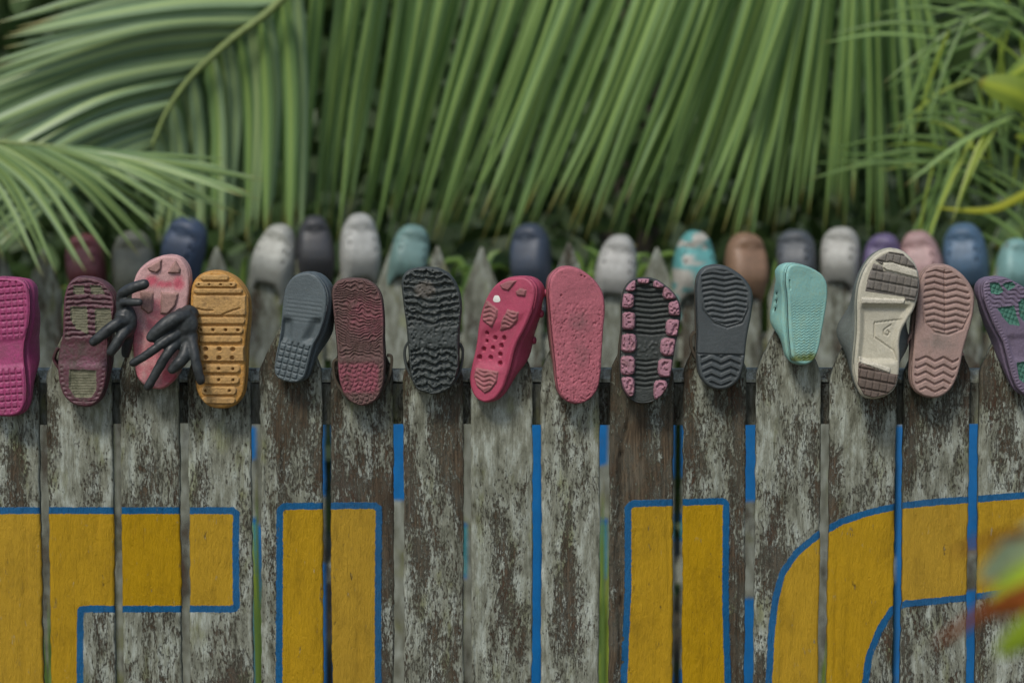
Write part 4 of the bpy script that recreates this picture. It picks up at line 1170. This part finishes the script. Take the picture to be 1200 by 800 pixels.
r1_, r2_ = 0.0085, 0.0098
glove('black rubber glove with spread fingers between maroon and pink soles', (100, 290),
      [([(200, 330, .012), (190, 250, .0), (240, 212, -.012), (318, 188, -.018)], [.012, .0115, .0115, .0105]),
       ([(205, 350, .01), (195, 290, -.002), (240, 283, -.012), (290, 282, -.018)], [.010, .0085, .0085, .0085]),
       ([(215, 380, .0), (170, 395, -.014), (110, 440, -.018), (50, 486, -.016)], [.013, .0125, .012, .0105]),
       ([(225, 420, .002), (195, 455, -.012), (165, 505, -.016), (140, 540, -.016)], [.013, .012, .0115, .010]),
       ([(220, 420, .014), (212, 490, .018), (200, 560, .022)], [.013, .012, .009])],
      [(208, 385, .006, .022, .016, .034), (185, 300, .006, .011, .012, .024)], -0.072)
glove('black rubber glove with fingers hanging over the faded pink sole', (100, 290),
      [([(540, 350, .004), (480, 365, -.008), (410, 410, -.014), (350, 465, -.014)], [.015, .016, .0155, .0120]),
       ([(500, 440, .0), (430, 480, -.016), (340, 545, -.02), (255, 598, -.016)], [.012, .0105, .0095, .0085]),
       ([(500, 470, .002), (440, 540, -.014), (385, 630, -.016), (332, 722, -.012)], [.012, .011, .010, .0095]),
       ([(530, 500, .0), (520, 560, -.008), (490, 600, -.012), (455, 632, -.012)], [.013, .0135, .013, .010]),
       ([(550, 470, .0), (575, 560, -.010), (590, 630, -.012), (605, 692, -.010)], [.012, .011, .0105, .0095])],
      [(512, 400, .002, .028, .016, .032), (535, 345, .010, .019, .014, .016), (515, 470, .002, .027, .013, .026)], -0.074)

# ------------------------------------------------------------------ leaves
def blade(path, wmax, fold=0.35, seg=16, face=(0, -1, 0), roll=0.0, prof=None, base_w=0.35, droop=0.0):
    """folded leaf blade along a path; returns verts, faces, attributes"""
    P = catmull(path, seg, False)
    n = len(P)
    V = []; F = []; al = []; rb = []
    fc = np.array(face, float)
    for i in range(n):
        t = i / (n - 1)
        T = P[min(i + 1, n - 1)] - P[max(i - 1, 0)]; T = T / (np.linalg.norm(T) + 1e-9)
        side = np.cross(T, fc); side /= np.linalg.norm(side) + 1e-9
        nor = np.cross(side, T)
        s2 = side * math.cos(roll) + nor * math.sin(roll); n2 = nor * math.cos(roll) - side * math.sin(roll)
        if prof is None:
            w = wmax * (base_w + (1 - base_w) * min(1, t / 0.18)) * (1 - max(0, (t - 0.45) / 0.55) ** 1.7)
        else:
            w = wmax * prof(t)
        w = max(w, wmax * 0.03) / 2
        for k, q in enumerate((-1, -.5, 0, .5, 1)):
            V.append(P[i] + s2 * q * w + n2 * (-(abs(q)) * w * fold))
            al.append(t); rb.append(1.0 if k == 2 else 0.0)
    for i in range(n - 1):
        for k in range(4):
            F.append((i * 5 + k, i * 5 + k + 1, (i + 1) * 5 + k + 1, (i + 1) * 5 + k))
    return V, F, {'along': al, 'rib': rb}

def leaf_obj(name, parent, mat, path, w, origin, **kw):
    V, F, A = blade([np.array(p) - origin for p in path], w, **kw)
    return obj(name, mesh(name, V, F, True, A), mat, parent)

leaf_main = mat_leaf('palm_leaflet_green', (0.085, 0.175, 0.052), (0.255, 0.40, 0.145), trans=.3, rough=.38)
leaf_pale = mat_leaf('palm_leaflet_sky_sheen', (0.15, 0.24, 0.115), (0.29, 0.41, 0.22), trans=.2, rough=.36)  # sky reflected on the glossy leaflets put into a paler green
leaf_left = mat_leaf('palm_leaflet_grey_green', (0.13, 0.23, 0.085), (0.26, 0.38, 0.17), trans=.25, rough=.4)
leaf_lime = mat_leaf('lime_leaf', (0.16, 0.26, 0.035), (0.36, 0.46, 0.075), tip=(0.30, 0.24, 0.05), trans=.4)
leaf_yel = mat_leaf('yellow_green_leaf', (0.40, 0.44, 0.04), (0.55, 0.56, 0.08), trans=.4)
leaf_dark = mat_leaf('undergrowth_leaf', (0.016, 0.034, 0.010), (0.05, 0.085, 0.024), trans=.2, rough=.5)
leaf_strap = mat_leaf('strap_leaf_green', (0.06, 0.125, 0.03), (0.17, 0.28, 0.07), trans=.3)
rachis_mat = mat_plain('frond_rib', (0.20, 0.26, 0.08), .5, .3, 60)
bark = mat_plain('palm_bark', (0.14, 0.12, 0.095), .95, .4, 25, .8, .01)
stem_mat = mat_plain('green_stem', (0.07, 0.12, 0.035), .6, .3, 40)

def palm_tree(label, base, crown, trunk_r=0.11):
    t = thing('palm_tree', label, 'palm', base)
    b = np.array(base); c = np.array(crown)
    n = 40
    path = [(b + (c - b) * (i / n) + np.array([0.12 * math.sin(i / n * 2.4), 0, 0]) - b) for i in range(n + 1)]
    rad = [trunk_r * (1.25 - 0.45 * i / n) * (1 + 0.05 * (i % 2)) + 0.10 * max(0, .12 - i / n) for i in range(n + 1)]
    VV, FF = tube(path, rad, 14)
    obj('trunk', mesh('trunk', VV, FF, True), bark, t)
    return t, b

lr = random.Random(5)
def frond(tree, tb, rach_pts, r0=0.016, r1=0.004):
    P = catmull([p - tb for p in rach_pts], 40, False)
    VV, FF = tube([tuple(p) for p in P], list(np.linspace(r0, r1, len(P))), 8)
    return obj('frond', mesh('frond', VV, FF), rachis_mat, tree)

# main palm: rib runs above the picture from a crown on the right, leaflets hang like a curtain
Y_A = 3.55
treeA, tA = palm_tree('tall palm whose long hanging frond curtains the middle of the view', tuple(np.array([W(1560, 400, 4.6)[0], 4.6, -0.22])), tuple(np.array([W(1540, 400, 4.6)[0], 4.6, 3.4])), 0.13)
crownA = tA + np.array([0.05, 0, 3.6])
TX = [230, 330, 425, 520, 630, 700, 842, 879, 968, 1008, 1072, 1106, 1150]
TD = [0, 14, 45, 96, 108, 104, 85, 55, 22, 4, -17, -36, -70]
rA = lambda px, Yl: W(px, -150 - 0.00022 * (px - 700) ** 2 * (1 if px < 700 else .3), Yl)
fA = frond(treeA, tA, [crownA, W(1420, -330, 4.2), W(1250, -235, 3.8)] + [rA(x, Y_A) for x in (1150, 1000, 850, 700, 550, 400, 300)])
fA2 = frond(treeA, tA, [crownA, W(1440, -370, 4.4), W(1250, -255, 4.1)] + [rA(x, Y_A + .32) for x in (1150, 1000, 850, 700, 550, 400, 250)])
def hang(frd, x0, x1, step, Yl, mat, wlo, whi, ylo=236, yhi=292, jit=5):
    x = x0
    while x < x1:
        xb = x + lr.uniform(-jit, jit)
        dx = np.interp(xb, TX, TD)
        yb = lr.uniform(ylo, yhi) - (30 * max(0, (xb - 1060) / 90) if xb > 1060 else 0)
        Yj = Yl + lr.uniform(-.10, .10)
        sl = dx / 270.0
        base = rA(xb + dx + sl * 150 * .75, Yj + 0.0)
        mid0 = W(xb + dx + sl * 20 + lr.uniform(-3, 3), -20, Yj - .05)
        mid1 = W(xb + dx * .52 + lr.uniform(-3, 3), 130, Yj - .02)
        end = W(xb, yb, Yj + lr.uniform(-.06, .08))
        leaf_obj('leaflet', frd, mat, [base, mid0, mid1, end], lr.uniform(wlo, whi), tA, fold=lr.uniform(.5, 1.0), roll=lr.uniform(-.6, .5), seg=18)
        x += step * lr.uniform(.75, 1.25)
hang(fA, 290, 1035, 12, Y_A, leaf_main, .026, .042)
hang(fA, 1035, 1165, 24, Y_A, leaf_main, .026, .038, 225, 275)
hang(fA2, 240, 1070, 13.5, Y_A + .32, leaf_main, .030, .044, 246, 300)

# left palm: its rib slants through the upper left corner
Y_B = 3.25
treeB, tB = palm_tree('palm with a yellowish rib slanting across and pale leaflets on both sides', tuple(np.array([W(720, 400, 5.6)[0], 5.6, -0.22])), tuple(np.array([W(700, -420, 5.4)[0], 5.4, 3.3])), 0.12)
crownB = np.array([W(700, -420, 5.4)[0], 5.4, 3.25])
RB = [(520, -230), (420, -105), (330, 0), (272, 46), (226, 88), (196, 130), (178, 172)]
rBp = catmull(RB, 74, False)
fB = frond(treeB, tB, [crownB, W(600, -330, 4.4)] + [W(x, y, Y_B - .10) for x, y in RB], .020, .006)
for i in range(6, len(rBp), 1):
    x, y = rBp[i]
    k = i / len(rBp)
    sl = .10 + .55 * max(0, k - .35) / .65
    Yj = Y_B + lr.uniform(-.08, .08)
    L = lr.uniform(300, 380) * (1.0 - .35 * max(0, k - .6) / .4)
    e = (x - L * math.cos(math.atan(sl)), y + L * math.sin(math.atan(sl)) + lr.uniform(-8, 12))
    if lr.random() < .85:
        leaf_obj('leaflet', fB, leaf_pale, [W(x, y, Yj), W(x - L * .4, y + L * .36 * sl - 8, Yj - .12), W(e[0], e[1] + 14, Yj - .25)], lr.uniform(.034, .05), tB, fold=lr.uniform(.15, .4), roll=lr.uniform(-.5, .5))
    if x < 350 and lr.random() < (1.0 if x < 300 else .6):
        yb = lr.uniform(262, 296)
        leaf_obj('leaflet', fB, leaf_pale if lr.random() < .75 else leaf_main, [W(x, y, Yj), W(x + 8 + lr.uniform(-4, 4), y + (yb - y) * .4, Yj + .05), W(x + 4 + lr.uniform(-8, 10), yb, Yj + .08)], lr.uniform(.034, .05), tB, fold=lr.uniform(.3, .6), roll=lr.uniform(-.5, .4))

# low palm at the left, its frond reaches in from the edge
Y_C = 2.52
treeC, tC = palm_tree('young palm frond reaching in at the left edge above the far fence', tuple(np.array([W(-420, 400, 2.2)[0], 2.2, -0.22])), tuple(np.array([W(-400, 210, 2.2)[0], 2.2, 1.5])), 0.07)
crownC = np.array([W(-405, 215, 2.2)[0], 2.2, 1.5])
RC = [(-300, 175), (-180, 150), (-90, 153), (0, 166), (60, 171), (112, 181)]
rCp = catmull(RC, 40, False)
fC = frond(treeC, tC, [crownC] + [W(x, y, Y_C) for x, y in RC], .012, .004)
for i in range(10, len(rCp)):
    x, y = rCp[i]
    k = (i - 10) / (len(rCp) - 10)
    for side in (0, 1):
        ang = math.radians((68 - 60 * k if side == 0 else 46 - 42 * k) + lr.uniform(-6, 6))
        L = lr.uniform(170, 215) * (1 if side == 0 else .95)
        Yj = Y_C + (0.0 if side == 0 else .12)
        e = (x + L * math.cos(ang), y + L * math.sin(ang))
        m_ = (x + L * .45 * math.cos(ang * .75), y + L * .45 * math.sin(ang * .75))
        leaf_obj('leaflet', fC, leaf_left, [W(x, y, Yj), W(m_[0], m_[1], Yj - .03), W(e[0], e[1], Yj - .05 + lr.uniform(-.08, .08))], lr.uniform(.017, .027), tC, fold=lr.uniform(.2, .5), roll=lr.uniform(-.6, .6))

# right: cane palm with narrow arching leaves
def plant(name, label, cat, base, group=None):
    t = thing(name, label, cat, base, group=group)
    return t, np.array(base)
Y_R = 3.1
cp, cb = plant('cane_palm', 'feathery yellow green cane palm arching in at the right edge', 'palm', tuple(np.array([W(1330, 400, Y_R)[0], Y_R, -0.22])))
stems = [[(1330, 800), (1300, 500), (1265, 250), (1215, 40), (1160, 8), (1088, 50)], [(1335, 800), (1310, 520), (1270, 330), (1210, 150), (1150, 150), (1088, 196)], [(1325, 800), (1290, 560), (1240, 380), (1200, 250), (1160, 190), (1100, 210)],
         [(1338, 800), (1320, 560), (1290, 300), (1240, 60), (1190, 20), (1140, 100)]]
for q, st in enumerate(stems):
    pts = [W(x, y, Y_R + .06 * q) for x, y in st]
    pts[0] = cb + np.array([.03 * q - .05, 0, 0.0])
    P = catmull([p - cb for p in pts], 60, False)
    VV, FF = tube([tuple(p) for p in P], list(np.linspace(.010, .002, len(P))), 7)
    so = obj('stem', mesh('stem', VV, FF), stem_mat, cp)
    for i in range(28, len(P), 3):
        for sg in (-1, 1):
            p = P[i] + cb
            T = P[min(i + 1, len(P) - 1)] - P[i - 1]; T /= np.linalg.norm(T)
            out = np.cross(T, [0, 1, 0]) * sg
            L = lr.uniform(.28, .46)
            d = T * .75 + out * .55 + np.array([0, lr.uniform(-.35, .25), 0]); d /= np.linalg.norm(d)
            e = p + d * L + np.array([0, 0, -.02 - .03 * lr.random()])
            leaf_obj('leaf', cp, leaf_lime if lr.random() < .3 else leaf_main, [p, p + d * L * .5 + np.array([0, 0, .01]), e], lr.uniform(.011, .017), cb, fold=.4, roll=lr.uniform(-.6, .6), seg=8)
leaf_obj('leaf', cp, leaf_yel, [W(1330, 300, Y_R), W(1240, 222, Y_R), W(1160, 246, Y_R), W(1096, 243, Y_R)], .030, cb, fold=.2, roll=.1)

def broadleaf(label, base_px, leaves, Y, mat, wide):
    b = np.array([W(base_px, 400, Y)[0], Y, -0.22])
    t = thing('broadleaf_plant', label, 'plant', tuple(b))
    for (x0, y0, x1, y1, w, r) in leaves:
        j = W((x0 * 1.4 - x1 * .4), y0 + abs(x1 - x0) * .2, Y + .1)
        VV, FF = tube([tuple(p - b) for p in catmull([b + np.array([0, 0, 0.0]), b * .35 + j * .65 + np.array([0.05, 0, 0]), j, W(x0, y0, Y)], 16, False)], .005, 6)
        so = obj('stem', mesh('stem', VV, FF), stem_mat, t)
        leaf_obj('leaf', t, mat, [W(x0, y0, Y), W((x0 + x1) / 2, (y0 + y1) / 2 - 6, Y - .05), W(x1, y1, Y - .02)], w, b, fold=.2, roll=r, prof=lambda q: max(.04, math.sin(math.pi * min(1, q * .93 + .05)) ** .75))
    return t
broadleaf('broad lime leaved plant at the right edge above the far fence', 1300, [(1235, 135, 1148, 96, .10, .2), (1250, 60, 1180, 92, .07, -.3), (1260, 190, 1190, 160, .06, .5)], Y_R - .05, leaf_lime, .1)
broadleaf('grey green broad leaved plant beside the light aqua clog', 1330, [(1250, 250, 1168, 292, .13, .3), (1270, 320, 1186, 330, .12, -.2)], Y_R + .2, leaf_left, .1)

# strap leaved clumps right behind the far fence
def strap_clump(px, Y, n, top, label, seed):
    r = random.Random(seed)
    b = np.array([W(px, 400, Y)[0], Y, -0.22])
    t = thing('strap_leaf_plant', label, 'plant', tuple(b), group='strap leaved plants behind the far fence')
    zt = W(px, top, Y)[2]
    for i in range(n):
        a = r.uniform(-1, 1)
        h = (zt + .22) * r.uniform(.86, 1.0)
        dx = a * r.uniform(.05, .20)
        leaf_obj('leaf', t, leaf_strap, [b + np.array([a * .03, 0, -.02]), b + np.array([dx * .5, r.uniform(-.05, .05), h * .55]), b + np.array([dx, r.uniform(-.08, .08), h * .92]), b + np.array([dx * 1.5 + a * .05, -.02, h * r.uniform(.88, 1.0)])], r.uniform(.028, .05), b, fold=.3, roll=r.uniform(-.9, .9), seg=12)
strap_lab = 'clump of upright strap leaves growing right behind the far pickets'
for i, (px, top) in enumerate([(-20, 300), (70, 290), (135, 285), (235, 300), (280, 290), (345, 300), (445, 285), (515, 268), (548, 275), (600, 270), (672, 270), (700, 262), (762, 280), (845, 262), (898, 262), (958, 272), (1014, 282), (1060, 285), (1110, 290), (1165, 285)]):
    strap_clump(px, 3.10 + .12 * (i % 2), 9, top, strap_lab, 40 + i)

gtuft = [(301, 1.6, 540), (708, 1.7, 555), (53, 1.5, 650), (966, 1.6, 720)]
for i, (px, Yt, top) in enumerate(gtuft):
    r = random.Random(90 + i)
    b = np.array([W(px, 400, Yt)[0], Yt, -.2])
    t = thing('grass_tuft', 'tall green grass tuft on the path glimpsed through a board gap', 'grass', tuple(b), group='grass tufts between the fences')
    zt = W(px, top, Yt)[2] + .2
    for q in range(7):
        a = r.uniform(-1, 1); h = zt * r.uniform(.7, 1.0)
        leaf_obj('leaf', t, leaf_lime if q % 2 else leaf_strap, [b, b + np.array([a * .01, r.uniform(-.03, .03), h * .5]), b + np.array([a * .03, r.uniform(-.05, .05), h])], r.uniform(.010, .016), b, fold=.3, roll=r.uniform(-.6, .6), seg=8)

# dark undergrowth filling the view behind the palms: one leafy mass
def undergrowth():
    r = np.random.RandomState(4)
    n = 15000
    xx = r.uniform(-3.6, 3.6, n); zz = 3.3 * r.rand(n) ** .8; yy = 4.15 + 1.7 * r.rand(n) + .15 * zz
    V = []; F = []; al = []; rb = []
    base = [(-.5, 0, .0), (-.1, 0, .22), (.3, 0, .17), (.5, 0, 0), (.3, 0, -.17), (-.1, 0, -.22)]
    for i in range(n):
        L = r.uniform(.08, .24)
        a, b_, c = r.uniform(0, 2 * math.pi), r.uniform(-.9, .9), r.uniform(-.9, .9)
        ca, sa = math.cos(a), math.sin(a)
        o = len(V)
        for (u, _, w) in base:
            w *= .75
            x = u * ca - w * sa; z = u * sa + w * ca
            y = x * math.sin(b_) + z * math.sin(c)
            V.append((xx[i] + x * L * math.cos(b_), yy[i] + y * L, zz[i] + z * L * math.cos(c)))
            al.append(r.rand() * .2); rb.append(0)
        F.append((o, o + 1, o + 2, o + 3)); F.append((o, o + 3, o + 4, o + 5))
    m = mat_leaf('undergrowth_leaf_mass', (0.018, 0.04, 0.010), (0.07, 0.125, 0.032), trans=.2, rough=.5)
    o = obj('undergrowth', mesh('undergrowth', V, F, False, {'along': al, 'rib': rb}), m)
    o['kind'] = 'stuff'; o['label'] = 'dense dark green undergrowth behind the palm fronds'; o['category'] = 'undergrowth'
undergrowth()

# ------------------------------------------------------------------ croton close to the camera, lower right
def croton():
    Yc = -2.75
    b = np.array([W(1420, 400, Yc)[0], Yc, -0.22])
    t = thing('croton_shrub', 'croton shrub with lime and red leaves in front of the fence', 'shrub', tuple(b))
    tip = W(1290, 690, Yc)
    VV, FF = tube([tuple(p - b) for p in catmull([b, W(1400, 900, Yc), W(1340, 760, Yc), tip], 14, False)], [.010] * 5 + [.007] * 20 if False else .006, 8)
    obj('stem', mesh('stem', VV, FF), stem_mat, t)
    grn = mat_leaf('croton_pale_leaf', (0.34, 0.46, 0.28), (0.44, 0.56, 0.36), trans=.3, tipstart=2)
    lim = mat_leaf('croton_lime_leaf', (0.34, 0.52, 0.03), (0.44, 0.60, 0.05), trans=.35, tipstart=2)
    red = mat_leaf('croton_red_leaf', (0.36, 0.07, 0.02), (0.44, 0.13, 0.035), trans=.3, tipstart=2)
    pr = lambda q: max(.05, math.sin(math.pi * min(1, q * .92 + .06)) ** .7)
    for (x0, y0, x1, y1, w, mt, r) in [(1290, 605, 1150, 680, .034, grn, .1), (1300, 645, 1160, 706, .032, lim, -.2), (1300, 712, 1140, 722, .018, red, .3), (1255, 672, 1095, 756, .014, red, .4), (1310, 690, 1170, 768, .034, lim, .2),
                                       (1300, 640, 1290, 520, .03, lim, .3), (1320, 690, 1420, 600, .03, grn, .0), (1300, 740, 1230, 830, .03, red, .2), (1255, 625, 1110, 650, .014, red, .9)]:
        leaf_obj('leaf', t, mt, [tip * .0 + W(x0, y0, Yc), W((x0 + x1) / 2, (y0 + y1) / 2 - 8, Yc - .01), W(x1, y1, Yc + .02)], w, b, fold=.25, roll=r, prof=pr)
        VV, FF = tube([tuple(tip - b), tuple(W(x0, y0, Yc) - b)], .0025, 6)
        obj('leaf_stalk', mesh('leaf_stalk', VV, FF), stem_mat, t)
croton()
